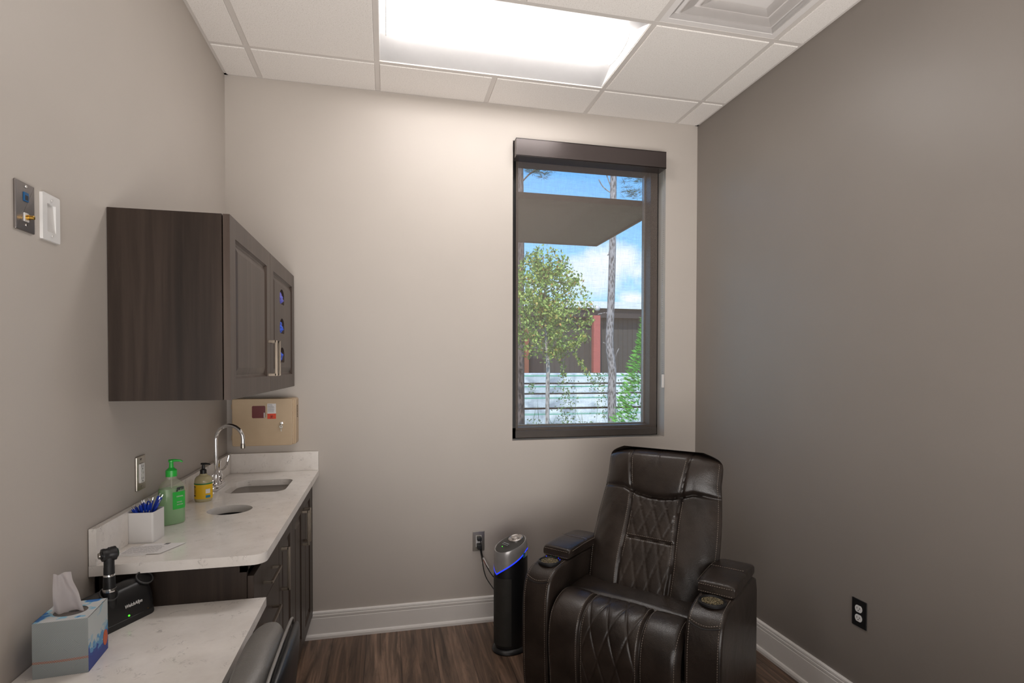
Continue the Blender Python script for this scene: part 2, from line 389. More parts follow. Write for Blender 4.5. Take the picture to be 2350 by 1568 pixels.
# ------------------------------------------------------------------ window
wf = B(); fw = .056; FY0, FY1 = .092, .22
wf.box((WX0, FY0, WZ0), (WX0 + fw, FY1, WZ1), .003); wf.box((WX1 - fw, FY0, WZ0), (WX1, FY1, WZ1), .003)
wf.box((WX0, FY0, WZ0), (WX1, FY1, WZ0 + fw + .012), .003); wf.box((WX0, FY0, WZ1 - .08), (WX1, FY1, WZ1), .003)
wn = struct(wf.build('window_1', 'framec', angle=30))
gs = B(); gs.box((WX0 + fw - .01, .195, WZ0 + fw), (WX1 - fw + .01, .201, WZ1 - .07))
gm, gnt, gbs = nmat('window_glass'); gt = gnt.nodes.new('ShaderNodeBsdfTransparent'); gg = gnt.nodes.new('ShaderNodeBsdfGlossy'); gg.inputs['Roughness'].default_value = .02
gmx = gnt.nodes.new('ShaderNodeMixShader'); gmx.inputs[0].default_value = .04; gnt.links.new(gt.outputs[0], gmx.inputs[1]); gnt.links.new(gg.outputs[0], gmx.inputs[2])
gnt.links.new(gmx.outputs[0], gnt.nodes['Material Output'].inputs[0])
gs.build('window_glass', gm, wn, smooth=False)
gk = B(); ix0, ix1, iz0, iz1 = WX0 + fw, WX1 - fw, WZ0 + fw + .012, WZ1 - .08
for a, b in (((ix0, .17, iz0), (ix0 + .008, .195, iz1)), ((ix1 - .008, .17, iz0), (ix1, .195, iz1)), ((ix0, .17, iz0), (ix1, .195, iz0 + .008))): gk.box(a, b)
gk.build('glazing_bead', 'silver', wn, smooth=False)
# roller shade
sh = thing('roller_shade', 'dark bronze roller shade with see-through brown screen over the window', 'roller shade', (2.05, .05, WZ1))
fa = B(); fa.box((1.568, -.062, 2.735), (2.523, -.056, 2.838), .0015); fa.box((1.568, -.062, 2.735), (2.523, .03, 2.740)); fa.box((1.568, -.058, 2.740), (1.571, .06, 2.838)); fa.box((2.520, -.058, 2.740), (2.523, .06, 2.838)); fa.box((1.568, -.062, 2.834), (2.523, .05, 2.838))
fa.build('valance', 'bronze', sh, angle=30)
B().tube([(1.575, .04, 2.79), (2.515, .04, 2.79)], .03, 20).build('roller', 'blackm', sh)
B().box((1.5905, .0395, 1.10), (2.518, .0405, 2.79)).build('screen_fabric', 'screen', sh, smooth=False)
hb = B().box((1.588, .033, 1.074), (2.520, .047, 1.118), .005); hb.build('hem_bar', plain('hem_bar_fabric', (.058, .047, .040), .6), sh)
ch = B()
for i in range(110):
    z = 2.74 - i * .012
    if z < 1.44: break
    ch.ball((2.528 + .003 * math.sin(i * .08), -.012, z), .0024, 1)
    ch.ball((2.541 + .003 * math.sin(i * .07), .004, z), .0024, 1)
ch.build('bead_chain', 'chrome', sh)
tb_ = B().box((2.526, -.018, 1.375), (2.543, -.006, 1.46), .004); tb_.build('chain_tensioner', 'white', sh)

# ------------------------------------------------------------------ ceiling light (2 x 4 ft troffer with basket lens)
li = thing('ceiling_light', 'lit white two by four recessed light with a curved lens in the ceiling', 'ceiling light', ((LX0 + LX1) / 2, (LY0 + LY1) / 2, H))
lx0, lx1, ly0, ly1 = LX0 + .014, LX1 - .014, LY0 + .014, LY1 - .014; lc = (ly0 + ly1) / 2
def refl(u, v):
    y = ly0 + (ly1 - ly0) * v; k = abs(y - lc) / ((ly1 - ly0) / 2)
    z = H + .004 + .085 * (1 - k ** 1.5)
    return (lx0 + (lx1 - lx0) * u, y, z)
rb = B().grid(refl, 1, 36, .003)
for x in (lx0, lx1): rb.prism([(ly0, H + .003)] + [(ly0 + (ly1 - ly0) * v / 20, refl(0, v / 20)[2] + .004) for v in range(21)] + [(ly1, H + .003)], x - .002, x + .002, 'x')
rb.box((LX0 + .002, LY0 + .002, H + .1), (LX1 - .002, LY1 - .002, H + .11))
rb.build('reflector', 'reflector', li)
lo = lambda u, v: (lx0 + .035 + (lx1 - lx0 - .07) * u, lc + .125 * math.cos(math.pi * v), H + .056 - .044 * max(0, math.sin(math.pi * v)) ** .7)
lb = B().grid(lo, 2, 24)
for x in (lx0 + .035, lx1 - .035): lb.prism([(lo(0, v / 16)[1], lo(0, v / 16)[2]) for v in range(17)], x - .001, x + .001, 'x')
lb.build('lens', 'lens', li)
for x in (lx0 + .03, lx1 - .03): B().tube([(x, lc + .13 * math.cos(math.pi * v / 16), H + .058 - .048 * max(0, math.sin(math.pi * v / 16)) ** .7) for v in range(17)], .0035, 8).build('end_cap', 'white', li)


# air diffuser
dv = thing('air_diffuser', 'white square stepped air diffuser set in the ceiling beside the light', 'air vent', ((VX0 + VX1) / 2, (VY0 + VY1) / 2, H))
db = B(); vx, vy = (VX0 + VX1) / 2, (VY0 + VY1) / 2
def sqring(b, h0, z0, h1, z1, th=.002):
    for k in range(4):
        a0, a1 = R(45 + 90 * k), R(135 + 90 * k); q = math.sqrt(2)
        pts = [(vx + h0 * q * math.cos(a0), vy + h0 * q * math.sin(a0), z0), (vx + h0 * q * math.cos(a1), vy + h0 * q * math.sin(a1), z0),
               (vx + h1 * q * math.cos(a1), vy + h1 * q * math.sin(a1), z1), (vx + h1 * q * math.cos(a0), vy + h1 * q * math.sin(a0), z1)]
        t = bmesh.new(); vs = [t.verts.new(p) for p in pts]; t.faces.new(vs); bmesh.ops.solidify(t, geom=list(t.faces), thickness=th); b.merge(t)
db.holed([(vx - .303, vy - .303), (vx + .303, vy - .303), (vx + .303, vy + .303), (vx - .303, vy + .303)], [[(vx - .264, vy - .264), (vx + .264, vy - .264), (vx + .264, vy + .264), (vx - .264, vy + .264)]], H - .0005, H + .003, 'z'); sqring(db, .265, H + .002, .245, H + .014)
db.box((VX0, VY0, H + .018), (VX1, VY1, H + .022)); db.build('diffuser_frame', 'vent', dv, smooth=False)
for k, (h0, h1) in enumerate(((.225, .185), (.165, .13))):
    c_ = B(); sqring(c_, h0, H + .004 + .0 * k, h1, H + .014); c_.build('diffuser_cone', 'vent', dv, smooth=False)
B().box((vx - .11, vy - .11, H + .002), (vx + .11, vy + .11, H + .008), .003).build('centre_plate', 'vent', dv)

# ------------------------------------------------------------------ wall plates
def plate(name, label, cat, c, wall, mat, bev=.003):
    """c = centre on the wall; wall gives the outward axis"""
    t = thing(name, label, cat, c)
    t['_'] = 0; del t['_']
    t.rotation_euler = (0, 0, {'left': R(90), 'back': 0, 'right': R(-90)}[wall])   # local x along wall, local -y out
    return t
def pl_local(t): return t
def screws(t, m, zs, y=-.0075):
    for z in zs:
        s_ = B().lathe([(0, 0), (.0028, 0), (.0034, .0012), (.0028, .0022), (0, .0024)], seg=14, mat=frame((0, y, z), (1, 0, 0), (0, 0, 1)))
        s_.box((-.0026, -.0003, .002), (.0026, .0003, .0027), mat=frame((0, y, z), (1, .5, 0), (0, 0, 1)))
        s_.build('screw', m, t, world=False)
def duplex_face(b, z0, z1, w=.0165, y=-.0065): b.prism(rrect(-w, z0, w, z1, .002, 3), y, y - .004, 'y')
def slots(t, zc, y=-.0108, k=1, ground=True):
    s = B(); s.box((-.0075 * k, y, zc - .001), (-.0055 * k, y + .002, zc + .007)); s.box((.0055 * k, y, zc - .001), (.0075 * k, y + .002, zc + .006))
    s.prism(circ(0, zc - .0065, .0024, .0024, 10), y, y + .002, 'y'); s.build('slot', 'ink', t, world=False)
# data plate (steel, left wall)
t = plate('data_plate', 'dark steel wall plate with a blue jack and gold connector on the left wall', 'wall plate', (0, -1.678, 1.881), 'left', 'steeldark')
# left wall: local -y must face +x -> rotation +90deg maps local -y to +x
B().prism(rrect(-.035, -.057, .035, .057, .002), 0, -.006, 'y', .0025).build('plate', 'steeldark', t, world=False)
j = B().box((-.0085, -.0085, .013), (.0085, -.0055, .034), .0006).build('network_jack', 'jack', t, world=False)
B().box((-.0055, -.0088, .016), (.0055, -.0084, .027)).build('jack_opening', 'ink', j, world=False)
j = B().box((-.0085, -.0085, -.034), (.0085, -.0055, -.014), .0006).build('connector_mount', 'white', t, world=False)
B().lathe([(.0062, 0), (.0062, .005), (.0048, .005), (.0048, .014), (.003, .0145), (0, .0145)], seg=18, mat=frame((0, -.0085, -.024), (1, 0, 0), (0, 0, 1))).build('coax_connector', 'gold', j, world=False)
screws(t, 'chrome', (.048, -.042), -.006)
# recessed cable plate
t = plate('cable_plate', 'white recessed cable pass-through plate on the left wall', 'wall plate', (0, -1.577, 1.881), 'left', 'white')
B().holed(rrect(-.037, -.058, .037, .058, .004), [rrect(-.018, -.036, .018, .034, .002)], 0, -.007, 'y').build('plate', 'whiteb', t, world=False)
rc = B(); rc.grid(lambda u, v: (-.018 + .036 * u, -.0065 + .0060 * (v ** .6 if v < 1 else 1), -.036 + .07 * v), 8, 12)
rc.build('recess_scoop', 'white', t, world=False)
screws(t, 'white', (.044, -.045))
def gfci(t, zf=1):
    B().prism(rrect(-.035, -.0585, .035, .0585, .003), 0, -.0065, 'y', .0025).build('plate', 'steel', t, world=False)
    f = B(); duplex_face(f, -.033, .033, .0168, -.0065); f.build('outlet_face', 'whiteb', t, world=False)
    screws(t, 'steel', (.047, -.047), -.0065)
t = plate('wall_outlet', 'steel plate with white safety outlet on the left wall above the counter', 'wall outlet', (0, -1.07, 1.14), 'left', 'steel', .003)
gfci(t); slots(t, .021); slots(t, -.021)
B().box((-.007, -.0118, -.0035), (.007, -.0105, .0005)).build('test_button', 'white', t, world=False)
B().box((-.007, -.0118, .0015), (.007, -.0105, .0050)).build('reset_button', 'white', t, world=False)
t = plate('wall_outlet', 'steel plate outlet low on the back wall with two black plugs in it', 'wall outlet', (1.3575, 0, .4785), 'back', 'steel')
gfci(t); slots(t, .021); slots(t, -.021)
t = plate('wall_outlet', 'black plate with two round white sockets low on the right wall', 'wall outlet', (W, -1.278, .471), 'right', 'black')
B().prism(rrect(-.036, -.058, .036, .058, .003), 0, -.006, 'y', .0025).build('plate', 'black', t, world=False)
for zc in (.0195, -.0195):
    pp = [(max(-.0172, min(.0172, x * 1.0)), max(zc - .0142, min(zc + .0142, z))) for x, z in circ(0, zc, .0172, .0172, 40)]
    s_ = B().prism(pp, -.0055, -.0085, 'y').build('socket', 'whiteb', t, world=False)
    ss = B(); ss.box((-.0078, -.0092, zc - .001), (-.0058, -.008, zc + .007)); ss.box((.0058, -.0092, zc - .001), (.0078, -.008, zc + .006)); ss.prism(circ(0, zc - .0065, .0024, .0024, 10), -.0092, -.008, 'y'); ss.build('slot', 'ink', s_, world=False)

# plugs and cords of the back outlet
def catmull(pts, n=10):
    pts = [Vector(p) for p in pts]; q = [pts[0]] + pts + [pts[-1]]; out = []
    for i in range(1, len(q) - 2):
        for k in range(n):
            t_ = k / n; a, b, c, d = q[i - 1], q[i], q[i + 1], q[i + 2]
            out.append(.5 * ((2 * b) + (-a + c) * t_ + (2 * a - 5 * b + 4 * c - d) * t_ ** 2 + (-a + 3 * b - 3 * c + d) * t_ ** 3))
    out.append(pts[-1]); return out
t = thing('power_cord', 'black cord with white tag from the upper socket to the tower purifier', 'cord', (1.3575, -.012, .4995))
B().box((1.345, -.045, .488), (1.370, -.0112, .512), .004).build('plug', 'black', t)
ca = catmull([(1.362, -.035, .492), (1.368, -.04, .462), (1.372, -.045, .41), (1.392, -.06, .355), (1.42, -.12, .31), (1.4525, -.213, .30)])
B().tube(ca, .003, 8).build('cable', 'rubber', t)
a, b = Vector((1.3765, -.0485, .393)), Vector((1.404, -.0645, .336)); d = (b - a).normalized()
tgm = frame(a, d, (0, -.2, .3)); tg = B().box((0, -.006, -.0035), ((b - a).length, .006, .0035), .001, mat=tgm).build('warning_tag', 'white', t)
B().box((.012, .0035, -.0042), ((b - a).length - .006, -.0045, .0042), mat=tgm @ Matrix.Translation((0, -.001, 0))).build('tag_print', 'rust', tg)
t = thing('power_cord', 'black cord hanging from the lower socket of the back outlet', 'cord', (1.3575, -.012, .4575))
B().box((1.344, -.048, .440), (1.371, -.0112, .470), .004).build('plug', 'black', t)
ca = catmull([(1.362, -.04, .442), (1.367, -.04, .41), (1.376, -.04, .36), (1.384, -.045, .31), (1.398, -.06, .27), (1.43, -.10, .225), (1.49, -.19, .15), (1.52, -.2, .09), (1.57, -.12, .04), (1.63, -.06, .004)])
B().tube(ca, .0027, 8).build('cable', 'rubber', t)
B().box((1.3685, -.042, .352), (1.3735, -.038, .365), .001).build('cord_tag', 'white', t)

# ------------------------------------------------------------------ base cabinet, counter, sink
FX = .43; CY = -1.375
bc = thing('base_cabinet', 'dark walnut base cabinet run of drawers and doors under the sink counter', 'cabinet', (.21, -.7, 0))
bd = B()
bd.box((0.002, CY, .13), (FX - .02, CY + .018, .905)); bd.box((0.002, -.02, .13), (FX - .02, -.002, .905)); bd.box((.002, CY, .13), (FX - .02, -.002, .15))
bd.box((.002, CY, .15), (.012, -.002, .905)); bd.box((FX - .04, CY, .875), (FX - .02, -.002, .905)); bd.box((.002, CY, 0), (.36, CY + .018, .13))
for y in (-.97, -.35): bd.box((.012, y - .009, .15), (FX - .021, y + .009, .7))
bd.box((FX - .04, -.045, .13), (FX, -.002, .905))
bd.build('cabinet_body', 'wood', bc, smooth=False)
B().box((.36, CY, 0), (.372, -.028, .13)).build('toe_kick', 'wood', bc, smooth=False)
def bar_handle(parent, p0, p1, out, r=.005):
    """square bar pull from p0 to p1 standing off along out"""
    p0, p1, out = Vector(p0), Vector(p1), Vector(out); d = (p1 - p0).normalized(); b = B()
    L = (p1 - p0).length; w = out.length
    f = frame(p0 + out, d, out)
    b.box((-r, -r, -r), (L + r, r, r), .0012, mat=f)
    for s in (0, L): b.box((s - r, -w, -r), (s + r, 0, r), .0008, mat=f)
    return b.build('handle', 'nickel', parent)
def panel_door(x, y0, y1, z0, z1, holes=(), name='door', mat='woodf', parent=None, th=.02, rail=.062, arch=False):
    """raised panel door lying in a plane x; front is +x"""
    m = B(); outer = [(y0, z0), (y1, z0), (y1, z1), (y0, z1)]
    inn = [(y0 + rail, z0 + rail), (y1 - rail, z0 + rail), (y1 - rail, z1 - rail), (y0 + rail, z1 - rail)]
    m.holed(outer, [inn], x - th, x, 'x')
    # groove then bevelled field rising to the panel
    def loop(o, xx): return [(xx, y0 + rail + o, z0 + rail + o), (xx, y1 - rail - o, z0 + rail + o), (xx, y1 - rail - o, z1 - rail - o), (xx, y0 + rail + o, z1 - rail - o)]
    m.loft([loop(-.001, x - .001), loop(.006, x - .009), loop(.012, x - .010), loop(.036, x - .002)], cap=False)
    pan = [(y0 + rail + .036, z0 + rail + .036), (y1 - rail - .036, z0 + rail + .036), (y1 - rail - .036, z1 - rail - .036), (y0 + rail + .036, z1 - rail - .036)]
    if holes: m.holed(pan, list(holes), x - th, x - .002, 'x')
    else: m.prism(pan, x - th, x - .002, 'x')
    return m.build(name, mat, parent, smooth=False)
dz = [(.862, .722), (.719, .579), (.576, .436), (.433, .135)]
WB = wood('walnut_base_front', (.032, .021, .016), (.047, .033, .026), (.065, .047, .038), .4)
for k, (zt, zb) in enumerate(dz):
    o = B().box((FX - .019, CY + .002, zb), (FX, -.9715, zt), .0015).build('drawer', WB, bc)
    bar_handle(o, (FX, -1.24, zt - .073), (FX, -1.095, zt - .073), (.028, 0, 0), .0045)
for y0, y1, hy in ((-.9685, -.6615, -.925), (-.6585, -.3515, -.376), (-.3485, -.047, -.318)):
    o = panel_door(FX, y0, y1, .135, .862, mat=WB, parent=bc, rail=.058)
    bar_handle(o, (FX, hy, .642), (FX, hy, .80), (.028, 0, 0), .0055)
# counter top with sink cut-out and waste hole
ct = thing('countertop', 'speckled white quartz counter with sink cut-out, waste hole and low backsplash', 'countertop', (.22, -.7, .937))
sinkp = rrect(.112, -.522, .372, -.232, .05, 8)
rimc = [(.002, -1.41), (.43, -1.41)] + [(.43 + .04 * math.sin(R(a)), -1.37 - .04 * math.cos(R(a))) for a in range(15, 91, 15)] + [(.466, -.002), (.002, -.002)]
B().holed(rimc, [sinkp, circ(.222, -.822, .082, .078, 48)], .907, .937, 'z').build('counter_slab', 'quartz', ct, smooth=True)
B().box((.002, -1.41, .937), (.022, -.002, 1.043), .0015).build('side_splash', 'quartz', ct)
B().box((.022, -.022, .937), (.464, -.002, 1.040), .0015).build('back_splash', 'quartz', ct)
B().holed(circ(.222, -.822, .081, .077, 48), [circ(.222, -.822, .079, .075, 48)], .86, .9068, 'z').build('waste_chute', 'blackm', ct)
sk = thing('sink', 'small stainless steel sink set under the quartz counter', 'sink', (.24, -.377, .75))
def sring(x0, y0, x1, y1, r, z): return [(x, y, z) for x, y in rrect(x0, y0, x1, y1, r, 8)]
sb = B().loft([sring(.095, -.54, .39, -.215, .05, .9065), sring(.108, -.526, .376, -.228, .05, .9065), sring(.109, -.525, .375, -.229, .05, .88),
    sring(.115, -.518, .368, -.235, .05, .80), sring(.14, -.49, .345, -.26, .045, .775), sring(.225, -.39, .26, -.36, .015, .772)])
sb.build('basin', plain('sink_steel', (.20, .175, .15), .28, 1), sk, angle=60)
B().lathe([(.035, 0), (.033, .003), (.02, .003), (.018, -.002), (0, -.002)], (.242, -.375, .774), 24).build('drain', 'chrome', sk)
# faucet
fc = thing('faucet', 'chrome gooseneck faucet with blade handles behind the sink', 'faucet', (.052, -.388, .937))
fx, fy = .052, -.388
B().prism(rrect(fx - .026, fy - .078, fx + .026, fy + .078, .024, 8), .9375, .957, 'z', .004).build('base_plate', 'chrome', fc)
gp = [(fx, fy, .955), (fx, fy, 1.03), (fx, fy, 1.165)]
dxn, dyn = .985, -.17
for a in range(15, 181, 15): gp.append((fx + dxn * .062 * (1 - math.cos(R(a))), fy + dyn * .062 * (1 - math.cos(R(a))), 1.165 + .066 * math.sin(R(a))))
gp.append((fx + dxn * .124, fy + dyn * .124, 1.145))
B().tube(gp, .0085, 16).lathe([(.018, 0), (.018, .012), (.013, .02), (.012, .045), (.010, .05)], (fx, fy, .955), 24).build('spout', 'chrome', fc)
B().lathe([(.0085, 0), (.0105, .002), (.0105, .02), (.009, .024)], (fx + dxn * .124, fy + dyn * .124, 1.122), 20).build('aerator', 'steel', fc)
for s in (-1, 1):
    hy = fy + s * .051
    h = B().lathe([(.016, 0), (.016, .006), (.0125, .01), (.0125, .02), (.0155, .024), (.0155, .032), (.0115, .038), (.0115, .052), (.009, .056), (0, .057)], (fx, hy, .957), 24)
    h.tube(catmull([(fx, hy, 1.008), (fx + .015, hy + s * .004, 1.014), (fx + .028, hy + s * .012, 1.03), (fx + .033, hy + s * .018, 1.055), (fx + .038, hy + s * .02, 1.078)]), .0045, 10)
    h.build('blade_handle', 'chrome', fc)
# ------------------------------------------------------------------ wall cabinet
UX = .345
uc = thing('wall_cabinet', 'dark walnut two-door wall cabinet on the left wall above the sink', 'wall cabinet', (.16, -.66, 1.40))
ub = B(); z0, z1, y0, y1 = 1.40, 1.992, -1.283, -.035
for a, b in (((.002, y0, z0), (UX - .0235, y0 + .018, z1)), ((.002, y1 - .018, z0), (UX - .0235, y1, z1)), ((.002, y0 + .018, z0 + .004), (UX - .021, y1 - .018, z0 + .022)),
             ((.002, y0 + .018, z1 - .02), (UX - .021, y1 - .018, z1 - .001)), ((.002, y0 + .018, z0 + .02), (.012, y1 - .018, z1 - .02)), ((.012, -.668, z0 + .02), (UX - .021, -.650, z1 - .02))): ub.box(a, b)
ub.build('cabinet_body', 'wood', uc, smooth=False)
d1 = panel_door(UX, y0 + .001, -.6605, z0, z1, parent=uc, rail=.066)
def gh(zc):     # arch topped hole
    p = [(-.425, zc - .030), (-.325, zc - .030)]; return p[:1] + [(-.375 + .062, zc - .03)] + [(-.375 + .062 * math.cos(R(a)), zc + .038 * math.sin(R(a))) for a in range(0, 181, 15)] + [(-.375 - .062, zc - .03)]
def gh(zc):
    return [(-.375 + .058, zc - .03 + .008), (-.375 + .058, zc)] + [(-.375 + .058 * math.cos(R(a)), zc + .042 * math.sin(R(a))) for a in range(15, 180, 15)] + [(-.375 - .058, zc), (-.375 - .058, zc - .03 + .008), (-.375 - .05, zc - .03), (-.375 + .05, zc - .03)]
HZ = (1.833, 1.694, 1.556)
d2 = panel_door(UX, -.6575, y1 - .001, z0, z1, holes=[gh(z) for z in HZ], parent=uc, rail=.066)
bar_handle(d1, (UX, -.700, 1.472), (UX, -.700, 1.613), (.03, 0, 0), .0055)
bar_handle(d2, (UX, -.628, 1.472), (UX, -.628, 1.613), (.03, 0, 0), .0055)
for k, z in enumerate(HZ):
    nm = ('topmost', 'middle', 'lowest')[k]
    gx = thing('glove_box', 'box of ' + ('violet' if k == 0 else 'blue') + ' gloves showing through the ' + nm + ' cut-out of the cabinet door', 'glove box', (.265, -.375, z - .052), group='glove boxes inside the wall cabinet')
    B().holed([(-.49, z - .062), (-.26, z - .062), (-.26, z + .062), (-.49, z + .062)], [circ(-.375, z, .06, .035, 24)], UX - .105, UX - .024, 'x').build('carton', 'blackm', gx, smooth=False)
    gv = B(); r2 = random.Random(40 + k); n0 = 70
    def clump(u, v, k=k, r2=r2):
        a = 2 * math.pi * u; b = math.pi * (v - .5)
        p = Vector((math.cos(a) * math.cos(b), math.sin(a) * math.cos(b), math.sin(b)))
        q = noise.noise(p * 2.1 + Vector((k * 9, 0, 3))) * .5 + abs(noise.noise(p * 4.5 + Vector((0, k * 5, 1)))) * .5
        s = 1 + .55 * q
        return Vector((UX - .034 + p.x * .032 * s, -.392 + p.y * .050 * s, z - .004 + p.z * .034 * s))
    gv.grid(clump, 64, 40); gv.build('gloves', 'violet' if k == 0 else 'nitrile', gx)
    if k == 0: B().prism([(-.42, z - .03), (-.385, z - .03), (-.405, z - .004)], UX - .016, UX - .014, 'x').build('carton_flap', 'white', gx, smooth=False)

# ------------------------------------------------------------------ sharps cabinet on the back wall
sc_ = thing('sharps_cabinet', 'beige locking sharps container cabinet with biohazard sticker on the back wall', 'sharps container', (.2, -.05, 1.09))
bx = B().prism(rrect(.052, 1.092, .360, 1.338, .012, 4), -.002, -.082, 'y'); bx.build('cabinet_body', 'beige', sc_)
dr = B(); dr.prism(rrect(.050, 1.090, .345, 1.337, .010, 4), -.084, -.104, 'y', .004)
dr = dr.build('cabinet_door', 'beige', sc_)
B().box((.338, -.09, 1.094), (.350, -.075, 1.334), .004).build('door_edge', 'beige', dr)
for z in (1.135, 1.295): B().tube([(.047, -.086, z - .012), (.047, -.086, z + .012)], .0045, 10).build('hinge', 'beige', sc_)
for k in range(8): B().box((.3598, -.055, 1.235 + k * .0085), (.3615, -.035, 1.2385 + k * .0085)).build('vent_slot', 'woodx', sc_, smooth=False)
w_ = B().prism(rrect(.147, 1.236, .212, 1.300, .006, 4), -.1042, -.107, 'y', .001).build('viewing_window', 'red', dr)
B().box((.2045, -.1085, 1.238), (.2095, -.1068, 1.264)).build('window_sticker', 'white', w_, smooth=False)
lbp = B().box((.2215, -.1048, 1.259), (.2635, -.104, 1.311)).build('instruction_label', 'paper', dr, smooth=False)
tx = B()
for k, (s_, z_) in enumerate((('DISPOSAL', 1.3045), ('CAUTION', 1.2985))): text(tx, s_, .0052, frame((.2235, -.1051, z_), (1, 0, 0), (0, 0, 1)))
for k in range(8): tx.box((.2235, -.1053, 1.2955 - k * .0042), (.2235 + rnd.uniform(.028, .037), -.1049, 1.2967 - k * .0042))
tx.build('label_text', 'ink', lbp, smooth=False)
bio = B().box((.2215, -.1048, 1.231), (.2635, -.104, 1.2585)).build('biohazard_sticker', 'orange', dr, smooth=False)
bs = B(); c0 = (.2425, 1.2442)
def arcpoly(cx, cz, r0, r1, a0, a1, n=14): return [(cx + r1 * math.cos(R(a0 + (a1 - a0) * i / n)), cz + r1 * math.sin(R(a0 + (a1 - a0) * i / n))) for i in range(n + 1)] + [(cx + r0 * math.cos(R(a1 + (a0 - a1) * i / n)), cz + r0 * math.sin(R(a1 + (a0 - a1) * i / n))) for i in range(n + 1)]
for a in (90, 210, 330):
    ccx, ccz = c0[0] + .0042 * math.cos(R(a)), c0[1] + .0042 * math.sin(R(a))
    bs.prism(arcpoly(ccx, ccz, .0030, .0045, a + 35, a + 325), -.1049, -.1052, 'y')
    bs.prism(arcpoly(c0[0], c0[1], .0038, .0048, a + 28, a + 92), -.1049, -.1052, 'y')
bs.prism(circ(c0[0], c0[1], .0012, .0012, 10), -.1049, -.1053, 'y')
text(bs, 'BIOHAZARD', .0042, frame((.2335, -.1051, 1.2335), (1, 0, 0), (0, 0, 1)), width=.018)
bs.build('biohazard_symbol', 'ink', bio, smooth=False)
lk = B().lathe([(.0095, 0), (.0095, .006), (.0075, .010), (0, .011)], seg=20, mat=frame((.2915, -.104, 1.208), (1, 0, 0), (0, 0, 1))).build('lock', 'chrome', dr)
ky = B(); ky.holed(circ(.2905, 1.190, .009, .0095, 24), [circ(.2905, 1.193, .003, .003, 10)], -.118, -.1165, 'y')
ky.box((.2885, -.118, 1.165), (.2925, -.1165, 1.183)); ky.box((.2905, -.1178, 1.167), (.2945, -.1167, 1.1705)); ky.box((.2905, -.1178, 1.174), (.294, -.1167, 1.177)); ky.box((.290, -.1165, 1.195), (.2925, -.1145, 1.213))
ky.build('key', 'steel', lk)

# ------------------------------------------------------------------ desk
dk = thing('desk', 'lower speckled quartz desk against the left wall, in front of the counter', 'desk', (.23, -2.1, 0))
B().box((.002, -2.9, .765), (.466, CY - .001, .793), .001).build('desk_top', 'quartz', dk)
B().box((.02, -2.88, 0), (.42, -2.86, .764)).build('end_panel', 'wood', dk, smooth=False)
B().box((.004, -2.86, .66), (.022, CY - .02, .764)).build('wall_cleat', 'wood', dk, smooth=False)

# ------------------------------------------------------------------ things on the counter
# pen cup
Z = .9372
cup = thing('pen_cup', 'square white cup full of blue pens at the near end of the counter', 'pen cup', (.058, -1.175, Z))
def rot2(p, c, a): x, y = p[0] - c[0], p[1] - c[1]; return (c[0] + x * math.cos(a) - y * math.sin(a), c[1] + x * math.sin(a) + y * math.cos(a))
cc = (.061, -1.176); ca_ = R(-4); ce = [rot2(p, cc, ca_) for p in rrect(cc[0] - .038, cc[1] - .040, cc[0] + .038, cc[1] + .040, .006, 4)]
ci = [rot2(p, cc, ca_) for p in rrect(cc[0] - .036, cc[1] - .038, cc[0] + .036, cc[1] + .038, .005, 4)]
B().holed(ce, [ci], Z + .002, Z + .099, 'z').prism(ce, Z, Z + .003, 'z').build('cup', 'whiteb', cup)
pens = []
for k, (tx_, ty_, th_) in enumerate([(-.030, -.03, .118), (-.021, -.036, .119), (-.026, -.015, .121), (-.009, -.028, .128), (-.004, -.034, .131), (.002, -.020, .137), (.008, -.030, .134), (.011, -.012, .139), (.017, -.028, .130), (.021, -.018, .134), (-.016, .010, .128), (.0, .022, .13), (.031, .018, .135), (.036, .026, .141), (.027, .030, .145), (.036, .004, .128), (.014, .012, .136)]):
    tp = Vector((cc[0] + tx_ * 1.08, cc[1] + ty_ * 1.08, Z + th_)); bt = Vector((cc[0] - tx_ * .55 + rnd.uniform(-.004, .004), cc[1] - ty_ * .5, Z + .004)); d = (tp - bt).normalized()
    lab = 'blue click pen with silver button standing in the white square cup'
    pn = thing('pen', lab, 'pen', bt, group='blue pens in the white cup')
    B().tube([bt, bt + d * .012, bt.lerp(tp, .6), tp - d * .012, tp - d * .009], [.0008, .0042, .0046, .0042, .0028], 10).build('barrel', 'blue', pn)
    B().tube([tp - d * .009, tp], .0016, 8).build('push_button', 'chrome', pn)
    u = d.orthogonal().normalized(); u = Vector((.5, -1, 0)); u = (u - d * u.dot(d)).normalized()
    fm = frame(tp - d * .055, d, u)
    B().box((0, .0046, -.0016), (.042, .0062, .0016), .0005, mat=fm).build('clip', 'blue', pn)
    if k % 2 == 0:
        B().box((-.004, .0036, -.0032), (.024, .0050, .0032), .0008, mat=fm @ Matrix.Rotation(.9, 4, 'X')).build('barrel_print', 'white', pn)
